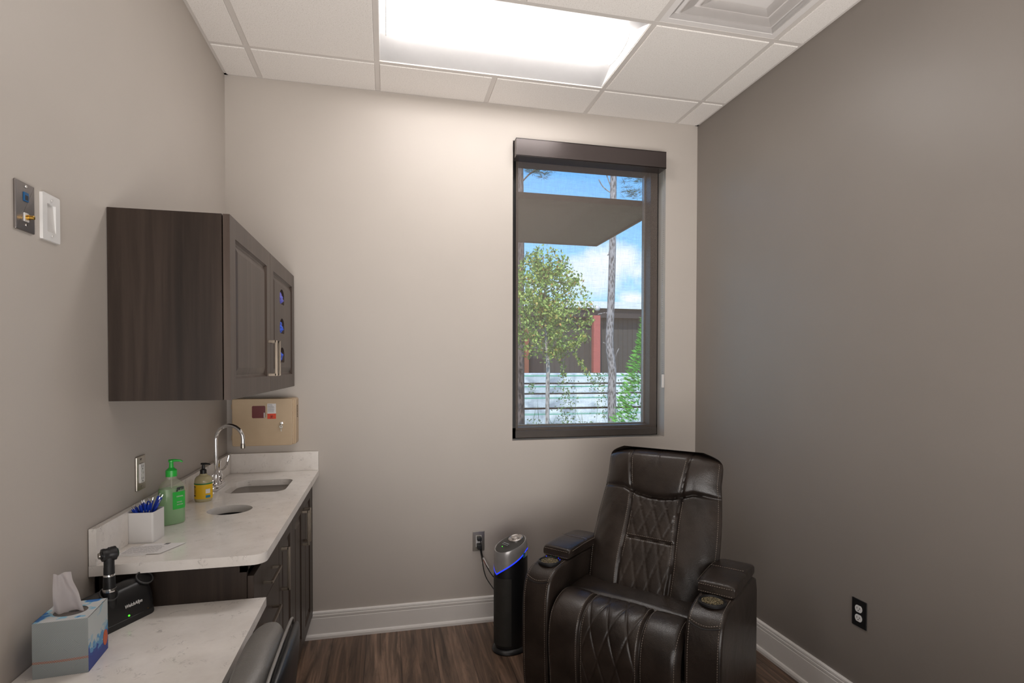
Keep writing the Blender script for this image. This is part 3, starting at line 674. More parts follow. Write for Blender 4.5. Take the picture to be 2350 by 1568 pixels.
# papers
def sheet(label, pts, z, lines, grp=None):
    t = thing('paper_slip', label, 'paper', (sum(p[0] for p in pts) / 4, sum(p[1] for p in pts) / 4, z), group=grp)
    o = B().prism(pts, z, z + .0012, 'z').build('sheet', 'paper', t, smooth=False)
    if lines:
        P0, P1, P3 = Vector((*pts[0], z + .0013)), Vector((*pts[1], z + .0013)), Vector((*pts[3], z + .0013))
        f = frame(P0, P1 - P0, P3 - P0); w, h = (P1 - P0).length, (P3 - P0).length; L = B()
        r_ = random.Random(5)
        for k in range(9):
            yy = h * (.10 + .075 * k); x_ = w * .05
            while x_ < w * .8:
                e = min(x_ + r_.uniform(.006, .02), w * .88); L.box((x_, yy, 0), (e, yy + .0007, .0002), mat=f); x_ = e + .002
        for k in range(4): L.tube([f @ Vector((w * (.80 + .03 * k), h * .80, .0002)), f @ Vector((w * (.83 + .03 * k), h * .93, .0002))], .0007, 4)
        L.build('printed_text', 'ink', o, smooth=False)
    return t
sheet('lower white slip of paper lying under the printed card beside the pen cup', [(.035, -1.338), (.118, -1.345), (.130, -1.26), (.047, -1.25)], Z, False)
sheet('printed appointment card lying in front of the pen cup on the counter', [(.040, -1.331), (.157, -1.338), (.199, -1.243), (.080, -1.232)], Z + .0016, True)
# hand sanitizer bottle
sa = thing('hand_sanitizer', 'large clear bottle of green gel with a green pump behind the pen cup', 'bottle', (.070, -.985, Z), R(38))
def bottle(b, prof, a, c_, mat=None, n=2.6): return b.lathe(prof, (0, 0, 0), 48, a, c_, n=n, mat=mat)
gel = [(.0, .001), (.94, .001), (1, .006), (1, .10), (.985, .118), (.975, .128), (.0, .1285)]
B().lathe([(0, 0), (.93, 0), (1, .006), (1.0, .10), (.97, .125), (.86, .143), (.62, .156), (.40, .162), (.38, .172), (.375, .178), (0, .178)], (0, 0, 0), 48, .043, .027, n=2.5).build('bottle', 'clear', sa, world=False)
B().lathe([(r * .965, z + .001) for r, z in gel], (0, 0, 0), 48, .043, .027, n=2.5).build('gel', 'gel', sa, world=False)
B().lathe([(.0185, 0), (.0185, .022), (.014, .026), (.008, .032), (.0065, .05), (.0095, .052), (.0095, .058), (0, .060)], (0, 0, .172), 24).tube([(-.008, 0, .228), (.012, 0, .229), (.030, 0, .227), (.036, 0, .222)], [.005, .005, .0035, .003], 10, mat=Matrix.Rotation(R(-35), 4, 'Z')).build('pump', 'green', sa, world=False)
B().tube([(0, 0, .01), (0, 0, .172)], .002, 8).build('dip_tube', 'white', sa, world=False)
lab = B().grid(lambda u, v: ((.0437) * math.sin(R(-8 + 72 * u)) , -(.0277) * (abs(math.cos(R(-8 + 72 * u))) ** .72), .055 + .062 * v), 16, 2).build('front_label', 'green', sa, world=False)
lt = B(); text(lt, 'germ', .021, frame((.006, -.0292, .1235), (1, .22, 0), (0, 0, 1)), bold=.0006, shear=.3, width=.027); lt.build('brand_text', 'ink', sa, world=False, smooth=False)
lt = B(); text(lt, 'ORIGINAL', .007, frame((.006, -.0285, .098), (1, .2, 0), (0, 0, 1)), width=.024); text(lt, 'HAND', .0065, frame((.007, -.0287, .078), (1, .2, 0), (0, 0, 1))); text(lt, 'SANITIZER', .0055, frame((.007, -.0287, .069), (1, .2, 0), (0, 0, 1)), width=.022); lt.build('label_text', 'white', lab, world=False, smooth=False)
# soap bottle
so = thing('hand_soap', 'cream hand soap bottle with yellow label and black pump by the faucet', 'bottle', (.073, -.640, Z))
B().lathe([(0, 0), (.031, 0), (.0335, .004), (.0340, .01), (.0340, .085), (.032, .095), (.026, .104), (.016, .109), (.014, .116), (0, .116)], seg=40, sx=1, sy=.9).build('bottle', 'soap', so, world=False)
lb_ = B().lathe([(.0344, 0), (.0346, .0005), (.0346, .0605), (.0344, .061)], (0, 0, .013), 40, 1, .9); lb_ = lb_.build('yellow_wrap', 'yellow', so, world=False)
B().lathe([(.0347, 0), (.0349, .0005), (.0349, .0045), (.0347, .005)], (0, 0, .073), 40, 1, .9).build('green_band', 'dkgreen', so, world=False)
B().lathe([(.0125, 0), (.0125, .018), (.006, .024), (.005, .040), (.007, .042), (0, .045)], (0, 0, .113), 24).tube([(-.009, 0, .157), (.01, 0, .157), (.024, 0, .155), (.027, 0, .152)], [.0042, .004, .003, .0025], 8).build('pump', 'black', so, world=False)
st = B()
def wraptext(b, s, size, ang, z, w=None):
    a = R(ang); rr_ = .0352
    b_ = text(b, s, size, frame((rr_ * math.cos(a), rr_ * .9 * math.sin(a), z), (-math.sin(a), math.cos(a) * .9, 0), (0, 0, 1)), width=w)
wraptext(st, "ER'S", .0095, -150, .061, .0155); wraptext(st, 'SOAP', .0095, -150, .024, .0155); wraptext(st, 'DAY', .004, -146, .055)
for k in range(4): wraptext(st, 'Honeysuckle', .0032, -148, .050 - .005 * k, .013)
st.build('label_text', 'ink', lb_, world=False, smooth=False)
st = B()
for a0, a1, za, zb, in ((-62, -30, .036, .054),):
    st.grid(lambda u, v: (.0350 * math.cos(R(a0 + (a1 - a0) * u)), .0350 * .9 * math.sin(R(a0 + (a1 - a0) * u)), za + (zb - za) * v), 8, 1)
st.build('white_panel', 'paper', lb_, world=False)
st = B(); st.grid(lambda u, v: (.0350 * math.cos(R(-62 + 34 * u)), .0350 * .9 * math.sin(R(-62 + 34 * u)), .017 + .011 * v), 8, 1)
st.build('teal_panel', 'tealp', lb_, world=False)

# ------------------------------------------------------------------ things on the desk
D = .7932
# tissue box
def tissue_mat():
    m, nt, b = nmat('tissue_box_print')
    mp = coord(nt, (1, 1, 1)); sep = nt.nodes.new('ShaderNodeSeparateXYZ'); nt.links.new(mp.outputs[0], sep.inputs[0])
    n = N(nt, 'ShaderNodeTexVoronoi', Scale=75, Randomness=.9); nt.links.new(mp.outputs[0], n.inputs['Vector'])
    s2 = nt.nodes.new('ShaderNodeSeparateColor'); nt.links.new(n.outputs['Color'], s2.inputs[0])
    # blotches: denser toward the bottom of the right side, and in bands on the top
    mr = N(nt, 'ShaderNodeMapRange'); nt.links.new(sep.outputs['Z'], mr.inputs[0]); mr.inputs[1].default_value = .012; mr.inputs[2].default_value = .095; mr.inputs[3].default_value = .55; mr.inputs[4].default_value = -.25
    n3 = N(nt, 'ShaderNodeTexNoise', Scale=22); nt.links.new(mp.outputs[0], n3.inputs['Vector'])
    a1 = N(nt, 'ShaderNodeMath', operation='MULTIPLY_ADD'); nt.links.new(n3.outputs[0], a1.inputs[0]); a1.inputs[1].default_value = .9; nt.links.new(mr.outputs[0], a1.inputs[2])
    a2 = N(nt, 'ShaderNodeMath', operation='MULTIPLY_ADD'); nt.links.new(s2.outputs[0], a2.inputs[0]); a2.inputs[1].default_value = .25; nt.links.new(a1.outputs[0], a2.inputs[2])
    r = ramp(nt, [(.42, (.52, .56, .56)), (.50, (.34, .50, .58)), (.62, (.10, .30, .55)), (.80, (.015, .07, .34)), (.95, (.02, .05, .28))]); r.color_ramp.interpolation = 'CONSTANT'
    nt.links.new(a2.outputs[0], r.inputs[0])
    # top: blue blotches
    n4 = N(nt, 'ShaderNodeTexNoise', Scale=30, Detail=2); nt.links.new(mp.outputs[0], n4.inputs['Vector'])
    rt = ramp(nt, [(.5, (.58, .60, .61)), (.52, (.25, .50, .66)), (.60, (.03, .17, .50))]); rt.color_ramp.interpolation = 'CONSTANT'; nt.links.new(n4.outputs[0], rt.inputs[0])
    # front: fine weave plus orange dots row
    ge = nt.nodes.new('ShaderNodeTexCoord'); sn = nt.nodes.new('ShaderNodeSeparateXYZ'); nt.links.new(ge.outputs['Normal'], sn.inputs[0])
    ck = N(nt, 'ShaderNodeTexChecker', Scale=520); nt.links.new(mp.outputs[0], ck.inputs['Vector']); ck.inputs[1].default_value = (.66, .70, .69, 1); ck.inputs[2].default_value = (.46, .53, .55, 1)
    ck2 = N(nt, 'ShaderNodeTexChecker', Scale=420); nt.links.new(mp.outputs[0], ck2.inputs['Vector']); ck2.inputs[1].default_value = (.75, .25, .14, 1); ck2.inputs[2].default_value = (.60, .60, .60, 1)
    def band(a, b_):
        g1 = N(nt, 'ShaderNodeMath', operation='GREATER_THAN'); nt.links.new(sep.outputs['Z'], g1.inputs[0]); g1.inputs[1].default_value = a
        g2 = N(nt, 'ShaderNodeMath', operation='LESS_THAN'); nt.links.new(sep.outputs['Z'], g2.inputs[0]); g2.inputs[1].default_value = b_
        g3 = N(nt, 'ShaderNodeMath', operation='MULTIPLY'); nt.links.new(g1.outputs[0], g3.inputs[0]); nt.links.new(g2.outputs[0], g3.inputs[1]); return g3
    bn = band(.034, .0395); fr = N(nt, 'ShaderNodeMixRGB'); nt.links.new(bn.outputs[0], fr.inputs[0]); nt.links.new(ck.outputs[0], fr.inputs[1]); nt.links.new(ck2.outputs[0], fr.inputs[2])
    isf = N(nt, 'ShaderNodeMath', operation='LESS_THAN'); nt.links.new(sn.outputs['Y'], isf.inputs[0]); isf.inputs[1].default_value = -.6
    ist = N(nt, 'ShaderNodeMath', operation='GREATER_THAN'); nt.links.new(sn.outputs['Z'], ist.inputs[0]); ist.inputs[1].default_value = .6
    m1 = N(nt, 'ShaderNodeMixRGB'); nt.links.new(isf.outputs[0], m1.inputs[0]); nt.links.new(r.outputs[0], m1.inputs[1]); nt.links.new(fr.outputs[0], m1.inputs[2])
    m2 = N(nt, 'ShaderNodeMixRGB'); nt.links.new(ist.outputs[0], m2.inputs[0]); nt.links.new(m1.outputs[0], m2.inputs[1]); nt.links.new(rt.outputs[0], m2.inputs[2])
    nt.links.new(m2.outputs[0], b.inputs['Base Color']); b.inputs['Roughness'].default_value = .5
    return m
tb = thing('tissue_box', 'blue and white patterned cube tissue box at the near end of the desk', 'tissue box', (.0915, -1.682, D), R(5))
h = .054; bx = B(); hh = .128
bx.box((-h, -.058, 0), (h, -.057, hh), .0004); 
def front(u, v): return (-h + 2 * h * u, -.058 - .004 * math.sin(math.pi * min(1, v * 1.3)) * math.sin(math.pi * u), hh * v)
tbm = tissue_mat()
bx = B(); hole = circ(.0, -.004, .034, .030, 32)
bx.box((-h, -.058, 0), (h, .058, .001)); bx.box((h - .001, -.058, 0), (h, .058, hh)); bx.box((-h, -.058, 0), (-h + .001, .058, hh)); bx.box((-h, .057, 0), (h, .058, hh))
bx.grid(front, 14, 14, .0008)
bx.holed([(-h, -.058), (h, -.058), (h, .058), (-h, .058)], [hole], hh - .0008, hh, 'z')
box = bx.build('carton', tbm, tb, world=False, smooth=False)
B().holed(circ(0, -.004, .036, .032, 32), [circ(0, -.004, .022, .0035, 32)], hh - .0022, hh - .0012, 'z').build('film', translucent('film', (.16, .14, .13), .25), tb, world=False)
B().prism(circ(-.030 + .0, .033, .015, .019, 24), h, h + .0006, 'x', mat=Matrix.Translation((0, .058, .0)) @ Matrix.Translation((0, .015, .0))).build('orange_badge', plain('orange_badge', (.62, .12, .04), .5), box, world=False) if False else None
bdg = B().prism(circ(.040, .036, .013, .019, 24), h + .0002, h + .0009, 'x').build('orange_badge', plain('orange_badge', (.62, .12, .04), .5), box, world=False)
ts = B()
def tis(u, v):
    # a pulled-up sheet: wide at the slot, narrowing to a blunt folded tip
    z = .104 * v; wdt = .035 * (1 - v) + .0175 * v; a = (u - .5) * 2
    fold = .0060 * math.sin(a * 5 + v * 2.0) * (.3 + .7 * (1 - v)) + .004 * math.sin(a * 3.1 + 4 * v)
    lean = -.012 * v
    return (lean + a * wdt - .004, -.004 + fold + .004 * math.sin(v * 5) + .006 * noise.noise(Vector((a * 2, v * 3, 1))), hh - .010 + z + .004 * v * math.sin(a * 3))
ts.grid(tis, 40, 30, .0006); ts.build('tissue', 'tissue', tb, world=False, angle=60)

# instrument charger
U = Vector((.46, .888, 0)); V_ = Vector((-.888, .46, 0)); cang = math.atan2(.888, .46)
cg = thing('instrument_charger', 'black two-well instrument charging base with a lit green light on the desk', 'charger', (.0945, -1.473, D), cang)
def rr3(x0, y0, x1, y1, r, z): return [(x, y, z) for x, y in rrect(x0, y0, x1, y1, r, 8)]
B().loft([rr3(-.101, -.042, .098, .040, .026, 0), rr3(-.102, -.043, .099, .041, .027, .004), rr3(-.101, -.042, .098, .040, .027, .016), rr3(-.098, -.040, .095, .038, .026, .018)]).build('base_tray', 'blackm', cg, world=False)
def crow(t_):      # t 0..1 from bottom to top: front leans back, top slopes up to the right
    z = .018 + .075 * math.sin(t_ * math.pi / 2); k = (1 - math.cos(t_ * math.pi / 2)); 
    return rr3(-.099 + .012 * k, -.041 + .024 * k, .096 - .016 * k, .039 - .014 * k, .026 - .006 * k, z)
rings = []
for i in range(13):
    rg = crow(i / 12); rings.append([(x, y, z + (.010 * (x + .1) / .2) * (i / 12) ** 1.2) for x, y, z in rg])
top = rings[-1]
for k_ in (.85, .6, .3): rings.append([(x * k_, (y - .0) * k_ + .004 * (1 - k_), z + .0035 * (1 - k_ ** 2)) for x, y, z in top])
shell = B().loft(rings).build('shell', 'black', cg, world=False, angle=60)
for ux in (-.034, .074):
    wz = .0960 + .010 * (ux + .1) / .2
    fm = Matrix.Translation((ux, -.020, wz - .0015)) @ Matrix.Rotation(R(36), 4, 'X')
    wl = B().lathe([(.0235, -.002), (.0235, .0015), (.0215, .0028), (.0200, .0015), (.0200, -.0005), (0, -.0005)], seg=32, mat=fm).build('well', plain('well_rim', (.05, .05, .052), .4), cg, world=False)
    B().lathe([(.0198, 0), (0, .0001)], seg=32, mat=fm).build('well_dark_disc', plain('well_dark', (.0015, .0015, .0015), .9), wl, world=False)  # flat black disc: the dark inside of the well put into colour
tx = B(); text(tx, 'WelchAllyn', .0125, frame((-.006, -.0412, .047), (1, 0, .0), (0, .16, 1)), shear=.25, bold=.0002, width=.052); tx.build('brand_text', 'whiteb', cg, world=False, smooth=False)
B().ball((.006, -.0415, .024), .0026, 2).build('status_light', 'gled', cg, world=False)
for ux in (-.055, .065): B().ball((ux, -.041, .020), .0014, 1).build('contact_pin', 'gold', cg, world=False)
# otoscope standing in the left well
c0 = Vector((.0945, -1.473, D)); wpos = c0 + U * (-.034) + V_ * (-.022)
ot = thing('otoscope', 'black handheld otoscope standing upright in the charger', 'otoscope', (wpos.x, wpos.y, D + .09))
P0 = Vector((wpos.x, wpos.y, 0)); X, Y = wpos.x, wpos.y
B().lathe([(0, .06), (.0155, .06), (.0165, .098), (.0160, .112), (.0155, .114), (.0145, .118), (.0140, .136), (.0130, .150), (.0125, .152), (0, .152)], (X, Y, D), 28).build('handle', 'black', ot)
B().lathe([(.0161, 0), (.0164, .001), (.0162, .008), (.0158, .009)], (X, Y, D + .106), 28).build('metal_ring', 'chrome', ot)
B().lathe([(.0136, 0), (.0138, .001), (.0130, .004), (.0128, .005)], (X, Y, D + .148), 28).build('metal_ring', 'chrome', ot)
B().lathe([(.0125, .152), (.0128, .156), (.0126, .172), (.0122, .173), (.0122, .190), (.0145, .197), (.012, .206), (0, .206)], (X, Y, D), 28).build('neck', 'blackm', ot)
hd = B(); ax = Vector((.62, -.50, .0)).normalized(); hc = Vector((X, Y, D + .207)); q = Vector((-.79, -.62, 0)).normalized()
hd.loft([[tuple(hc + q * (s * .025) + (Vector((0, 0, 1)) * math.sin(a_) + q.cross(Vector((0, 0, 1))) * math.cos(a_)) * r_) for a_ in [2 * math.pi * i / 24 for i in range(24)]] for s, r_ in ((-.68, .0145), (-.60, .0185), (-.2, .0185), (.0, .0160), (.30, .0160), (.45, .0175), (.66, .0165), (.68, .0115), (.76, .0105))])
hd.build('head', 'black', ot)
B().tube([hc + q * .0215, hc + q * .024], [.0085, .0075], 20).build('eyepiece_lens', 'steel', ot)
B().tube([hc - q * .0185, hc - q * .0205], [.013, .011], 20).build('rear_window', plain('lens_green', (.0, .05, .03), .1), ot)
B().ball(hc + Vector((0, 0, .0155)), .0035, 2).build('swivel_knob', 'blackm', ot)
# the charger's cord and plug brick behind
cd = thing('charger_cord', 'black charger adapter and cord behind the tissue box against the left wall', 'cord', (.03, -1.56, D))
B().box((.006, -1.565, D), (.036, -1.50, D + .045), .008).tube(catmull([(.02, -1.56, D + .035), (.018, -1.60, D + .05), (.014, -1.64, D + .045), (.012, -1.66, D + .02), (.010, -1.675, D + .006)]), .0045, 8).build('cable', 'black', cd)

# ------------------------------------------------------------------ task chair
tc = thing('task_chair', 'grey vinyl task chair with black shell pulled up to the desk', 'chair', (.72, -1.90, 0))
def pillow(cx, cy, cz, tx_, wy, hz, bend, lean, n1=3.0, rows=28, seg=48):
    rings = []
    for i in range(rows + 1):
        v = -1 + 2 * i / rows; k = max(1e-3, (1 - abs(v) ** 2.6)) ** (1 / 2.6); rg = []
        for s in range(seg):
            a = 2 * math.pi * s / seg; c_, s_ = math.cos(a), math.sin(a)
            yy = math.copysign(abs(s_) ** (2 / 2.6), s_) * wy * k; xx = math.copysign(abs(c_) ** (2 / 2.2), c_) * tx_ * (k ** .5)
            rg.append((cx + xx - bend * (yy / wy) ** 2 + lean * v, cy + yy, cz + v * hz))
        rings.append(rg)
    return rings
B().loft(pillow(.527, -1.845, .690, .050, .245, .185, .010, .02)).build('backrest', 'grey', tc, angle=70)
B().loft(pillow(.588, -1.845, .684, .018, .250, .186, .012, .02)).build('back_shell', 'black', tc, angle=70)
pr_ = [(x + .004, y, z) for x, y, z in [pillow(.573, -1.845, .690, .004, .2500, .189, .010, .02)[i][12] for i in range(29)]] + [(x + .004, y, z) for x, y, z in [pillow(.573, -1.845, .690, .004, .2500, .189, .010, .02)[i][36] for i in range(28, -1, -1)]]
B().tube(pr_, .0035, 8).build('piping', plain('grey_piping', (.22, .21, .20), .4), tc)
B().box((.14, -2.10, .44), (.60, -1.64, .51), .03, 4, mat=Matrix.Translation((0, 0, 0))).build('seat', 'grey', tc)
B().box((.57, -1.90, .44), (.61, -1.84, .56), .008).box((.45, -1.90, .42), (.61, -1.84, .445), .005).build('back_bracket', 'blackm', tc)
B().tube([(.37, -1.87, .10), (.37, -1.87, .44)], .025, 18).build('gas_column', 'chrome', tc)
for k in range(5):
    a = R(72 * k + 15); e = (.37 + .27 * math.cos(a), -1.87 + .27 * math.sin(a))
    lg = B().tube([(.37, -1.87, .12), (e[0], e[1], .075)], [.024, .014], 10).build('leg', 'blackm', tc)
    B().tube([(e[0] - .012 * math.sin(a), e[1] + .012 * math.cos(a), .028), (e[0] + .012 * math.sin(a), e[1] - .012 * math.cos(a), .028)], .027, 18).tube([(e[0], e[1], .03), (e[0], e[1], .078)], .008, 8).build('caster', 'black', lg)

# ------------------------------------------------------------------ tower air purifier
ap = thing('tower_purifier', 'black and silver tower air purifier with a blue light strip by the recliner', 'air purifier', (1.478, -.335, 0), R(-152))
# local +x is the front
def oval(rx, ry, z, n=48, tilt=0, cx=0): return [(cx + rx * math.cos(2 * math.pi * i / n), ry * math.sin(2 * math.pi * i / n), z + tilt * math.cos(2 * math.pi * i / n)) for i in range(n)]
B().loft([oval(.104, .085, 0), oval(.108, .089, .006), oval(.105, .086, .014), oval(.092, .072, .024), oval(.08, .06, .028)]).build('base', 'black', ap, world=False)
def vcut(a): return .425 + .105 * (1 - math.cos(a)) / 2 * 1.0 + .075 * min(1, abs(math.sin(a / 2)) * 1.25) if False else .418 + .115 * min(1.0, abs(a) / 2.1)
def topz(a): return .533 + .055 * (1 - math.cos(a)) / 2
n = 64; A = [-math.pi + 2 * math.pi * i / n for i in range(n)]
def rad(a, k=1): rx, ry = .098 * k, .078 * k; return (rx * math.cos(a), ry * math.sin(a))
low = []
for z_, k in ((.026, .93), (.05, .96), (.2, .985), (.35, 1.0)): low.append([(*rad(a, k), z_) for a in A])
low.append([(*rad(a, 1.0), vcut(a) - .004) for a in A])
B().loft(low).build('body', 'black', ap, world=False, angle=50)
B().loft([[(*rad(a, 1.012), vcut(a) - .004) for a in A], [(*rad(a, 1.012), vcut(a) + .003) for a in A]], cap=False).build('light_strip', 'led', ap, world=False)
hdz = []
for t_ in (0, .3, .6, .85): hdz.append([(rad(a, 1.01 - .05 * t_)[0] + .004 * t_, rad(a, 1.01 - .05 * t_)[1], vcut(a) + .003 + (topz(a) - vcut(a) - .003) * t_) for a in A])
hdz.append([(rad(a, .93)[0] + .004, rad(a, .93)[1], topz(a) + .001) for a in A]); hdz.append([(rad(a, .88)[0] + .004, rad(a, .88)[1], topz(a)) for a in A])
B().loft(hdz).build('head_cover', 'silver', ap, world=False, angle=50)
B().loft([[(rad(a, .87)[0] + .004, rad(a, .87)[1], topz(a) + .0005) for a in A], [(rad(a, .85)[0] + .004, rad(a, .85)[1], topz(a) + .003) for a in A], [(rad(a, .4)[0], rad(a, .4)[1], .5605 + (topz(a) - .5605) * .4 + .009) for a in A]]).build('control_panel', plain('panel_grey', (.04, .038, .036), .4), ap, world=False, angle=50)
tl = Matrix.Translation((-.034, 0, .582)) @ Matrix.Rotation(R(13), 4, 'Y')
kn = B().lathe([(.040, -.01), (.040, .002), (.036, .005), (.031, .001), (.024, .0015), (.020, .008), (.012, .011), (0, .0115)], seg=40, sx=1, sy=.98, mat=tl).build('dial', plain('dial_silver', (.62, .59, .57), .22, .85), ap, world=False)
B().ball((.060, 0, .5565), .0022, 2).build('status_light', 'gled', ap, world=False)
mk = B(); mk.box((.030, -.020, .5675), (.036, .022, .5685)); mk.box((.043, -.016, .5645), (.0475, .014, .5655)); mk.ball((.045, .022, .565), .004, 2, (1, 1, .3)); mk.build('panel_print', plain('print_grey', (.3, .34, .36), .5), ap, world=False)
gr = B().grid(lambda u, v: (*rad(R(-50 + 108 * u), 1.012), .045 + .355 * v), 26, 2, .001)
gp_ = gr.build('front_grille', plain('grille_grey', (.075, .070, .063), .45), ap, world=False, angle=60)
stk = B().grid(lambda u, v: (*rad(R(100 + 12 * u), 1.02), .497 + .026 * v), 4, 1).build('sticker', 'tealp', ap, world=False)
stk = B().grid(lambda u, v: (*rad(R(112 + 18 * u), 1.02), .499 + .026 * v), 4, 1).build('sticker', 'white', ap, world=False)

# ------------------------------------------------------------------ recliner
RA = R(-48.8)
rc_ = thing('recliner', 'dark brown leather power recliner with diamond quilting in the corner', 'recliner', (1.8185, -1.024, 0), RA)
def gs_(x, s): return math.exp(-(x / s) ** 2)
def quilt(x, s, a=.066, b=.155):
    """pillowed diamonds: groove where either diagonal family crosses"""
    p, q = x / a + s / b, x / a - s / b
    f = lambda t: abs((t + .5) % 1 - .5)
    d = min(f(p), f(q)); return -.0030 * math.exp(-(d / .05) ** 2) + .0012 * min(1, d / .25)
# -- seat front roll (footrest), path in (y, z)
from bisect import bisect
def path_eval(P, s):
    L = [0]
    for a, b in zip(P, P[1:]): L.append(L[-1] + math.hypot(b[0] - a[0], b[1] - a[1]))
    d = s * L[-1]; i = min(max(bisect(L, d) - 1, 0), len(P) - 2); k = (d - L[i]) / (L[i + 1] - L[i])
    y = P[i][0] + (P[i + 1][0] - P[i][0]) * k; z = P[i][1] + (P[i + 1][1] - P[i][1]) * k
    ty, tz = P[i + 1][0] - P[i][0], P[i + 1][1] - P[i][1]; l = math.hypot(ty, tz)
    return y, z, tz / l, -ty / l, L[-1]
def smooth_path(P, n=60):
    q = catmull([(0, a, b) for a, b in P], 12); return [(v.y, v.z) for v in q]
FP = smooth_path([(.045, .462), (.03, .488), (-.01, .503), (-.06, .500), (-.11, .476), (-.147, .43), (-.163, .36), (-.163, .28), (-.155, .18), (-.147, .09), (-.14, .07)])
HWF = .293
def frontp(x, s, off=0):
    y, z, ny, nz, L = path_eval(FP, s); ny, nz = -ny, -nz
    if nz < 0 and ny > 0: ny, nz = -ny, -nz
    ax_ = abs(x); d = -.013 * gs_(ax_ - .132, .0065)
    d += .006 * (1 - ((ax_ - .213) / .08) ** 2) if ax_ > .14 else (quilt(x, s * L) if ax_ < .122 else 0) + .004 * (1 - (ax_ / .132) ** 2)
    e = max(0, (ax_ - (HWF - .03)) / .03); d -= .03 * e ** 2.5
    d += .003 * noise.noise(Vector((x * 6, s * 5, 0)))
    return Vector((x, y + ny * (d + off), z + nz * (d + off)))
# orientation check so that the displacement points outward (front/up)
_t = path_eval(FP, .6); SGN = 1
def frontp(x, s, off=0):
    y, z, ny, nz, L = path_eval(FP, s)
    # tangent runs from the top-back to the bottom-front; outward normal = rotate
    i = 0; ny, nz = ny, nz
    # (tz, -ty): on the vertical front tz<0 so ny<0 (forward); on top ty<0 so nz>0 (up)
    ax_ = abs(x); d = -.013 * gs_(ax_ - .132, .0065)
    if ax_ > .14: d += .006 * (1 - ((ax_ - .213) / .08) ** 2)
    elif ax_ < .122: d += quilt(x, s * L, .082, .24) + .004 * (1 - (ax_ / .132) ** 2)
    e = max(0, (ax_ - (HWF - .035)) / .035); d -= .028 * e ** 2.5
    d += .003 * noise.noise(Vector((x * 6, s * 5, 0)))
    return Vector((x, y + ny * (d + off), z + nz * (d + off)))
fr = B().grid(lambda u, v: frontp(-HWF + 2 * HWF * u, v), 190, 150)
fr.box((-HWF + .01, -.12, .07), (HWF - .01, .03, .44))
foot = fr.build('footrest', 'leather', rc_, world=False, angle=80)
def seam(parent, pts, step=.0095, r=.0011): B().dashes(pts, step, .62, r).build('stitching', 'stitch', parent, world=False)
for x in (-.144, -.120, .120, .144): seam(foot, [frontp(x, .04 + .96 * i / 90, .0006) for i in range(91)], .0095)
for x in (-.275, .275): seam(foot, [frontp(x, .04 + .96 * i / 90, .0006) for i in range(91)], .0095)
# -- seat
def seatp(u, v):
    x = -.30 + .60 * u; y = .032 + .40 * v
    z = .480 + .012 * math.sin(math.pi * u) + .006 * math.sin(math.pi * min(1, v * 1.5)) - .025 * gs_(v, .05) + .002 * noise.noise(Vector((x * 7, y * 7, 3)))
    return (x, y, z)
B().grid(seatp, 50, 40).box((-.30, .04, .30), (.30, .42, .462)).build('seat_cushion', 'leather', rc_, world=False, angle=80)
# -- back: ring loft, s from bottom to top
BN = [(.215, .40), (.235, .47), (.29, .60), (.345, .72), (.39, .83), (.425, .92), (.455, 1.0), (.474, 1.055), (.484, 1.092)]
BNs = smooth_path(BN)
def hwb(s): # half width
    w = .268 + .034 * math.sin(math.pi * min(1, .15 + s / .95)) + .018 * s
    e = max(0, (s - .90) / .10); return w * (1 - .30 * e ** 3.2)
def backfront(x, s, off=0):
    y, z, ny, nz, L = path_eval(BNs, s); ny, nz = -ny, -nz          # outward = toward the sitter (-y, +z)
    hw = hwb(s); k = min(1, abs(x) / hw); ax_ = abs(x)
    d = .050 * (1 - k ** 4.5) + .012 * (1 - k * k)
    cz = .725 - .05 * (1 - min(1, (ax_ / .17)) ** 2)                  # crease under the headrest, lower in the middle
    if s > cz: d += .030 * math.sin(math.pi * min(1, (s - cz) / (1.02 - cz))) ** .6 * (1 - .45 * k ** 3)
    d -= .017 * gs_(s - cz, .012) * (1 - .75 * k ** 2)
    cx = .118 + .012 * s if s < cz else .128 + .05 * (s - cz)
    cx += .006 * math.sin(s * 8)
    d -= .011 * gs_(ax_ - cx, .0062)
    if s < cz:
        if ax_ < cx - .012:
            sm = .40; d -= .011 * gs_(s - sm, .009) * (1 if ax_ < cx else 0); d += quilt(x, s * L, .062, .15 if s > sm else .21) + .006 * math.sin(math.pi * min(1, max(0, (s - sm) / (cz - sm) if s > sm else s / sm)))
        else:
            d += .010 * math.sin(math.pi * min(1, s / cz)) * (1 - ((ax_ - .22) / .11) ** 2)
            d += .0035 * noise.noise(Vector((ax_ * 10 + (3 if x > 0 else 0), s * 9 + ax_ * 14, 1)))
    else:
        d += .0035 * noise.noise(Vector((x * 8, s * 6, 5))) - .006 * gs_(x + .012 * (s - .8), .006) * max(0, (s - .87) / .13)
    d -= .05 * max(0, (s - .93) / .07) ** 2.2
    return Vector((x, y + ny * (d + off), z + nz * (d + off)))
def backback(x, s):
    y, z, ny, nz, L = path_eval(BNs, s); hw = hwb(s); k = min(1, abs(x) / hw)
    d = (.038 + .055 * s) * (1 - k ** 8) - .05 * max(0, (s - .85) / .15) ** 2
    return Vector((x, y + ny * d, z + nz * d))
rings = []; ns, nx = 190, 120
for i in range(ns + 1):
    s = i / ns; hw = hwb(s); rg = []
    for j in range(nx + 1):
        q_ = math.sin((j / nx - .5) * math.pi) * .35 + (j / nx * 2 - 1) * .65; rg.append(backfront(q_ * hw, s))
    for j in range(25, -1, -1): rg.append(backback((j / 25 * 2 - 1) * hw, s))
    rings.append(rg)
back = B().loft(rings).build('backrest', 'leather', rc_, world=False, angle=80)
def czx(x): return .725 - .05 * (1 - min(1, (abs(x) / .17)) ** 2)
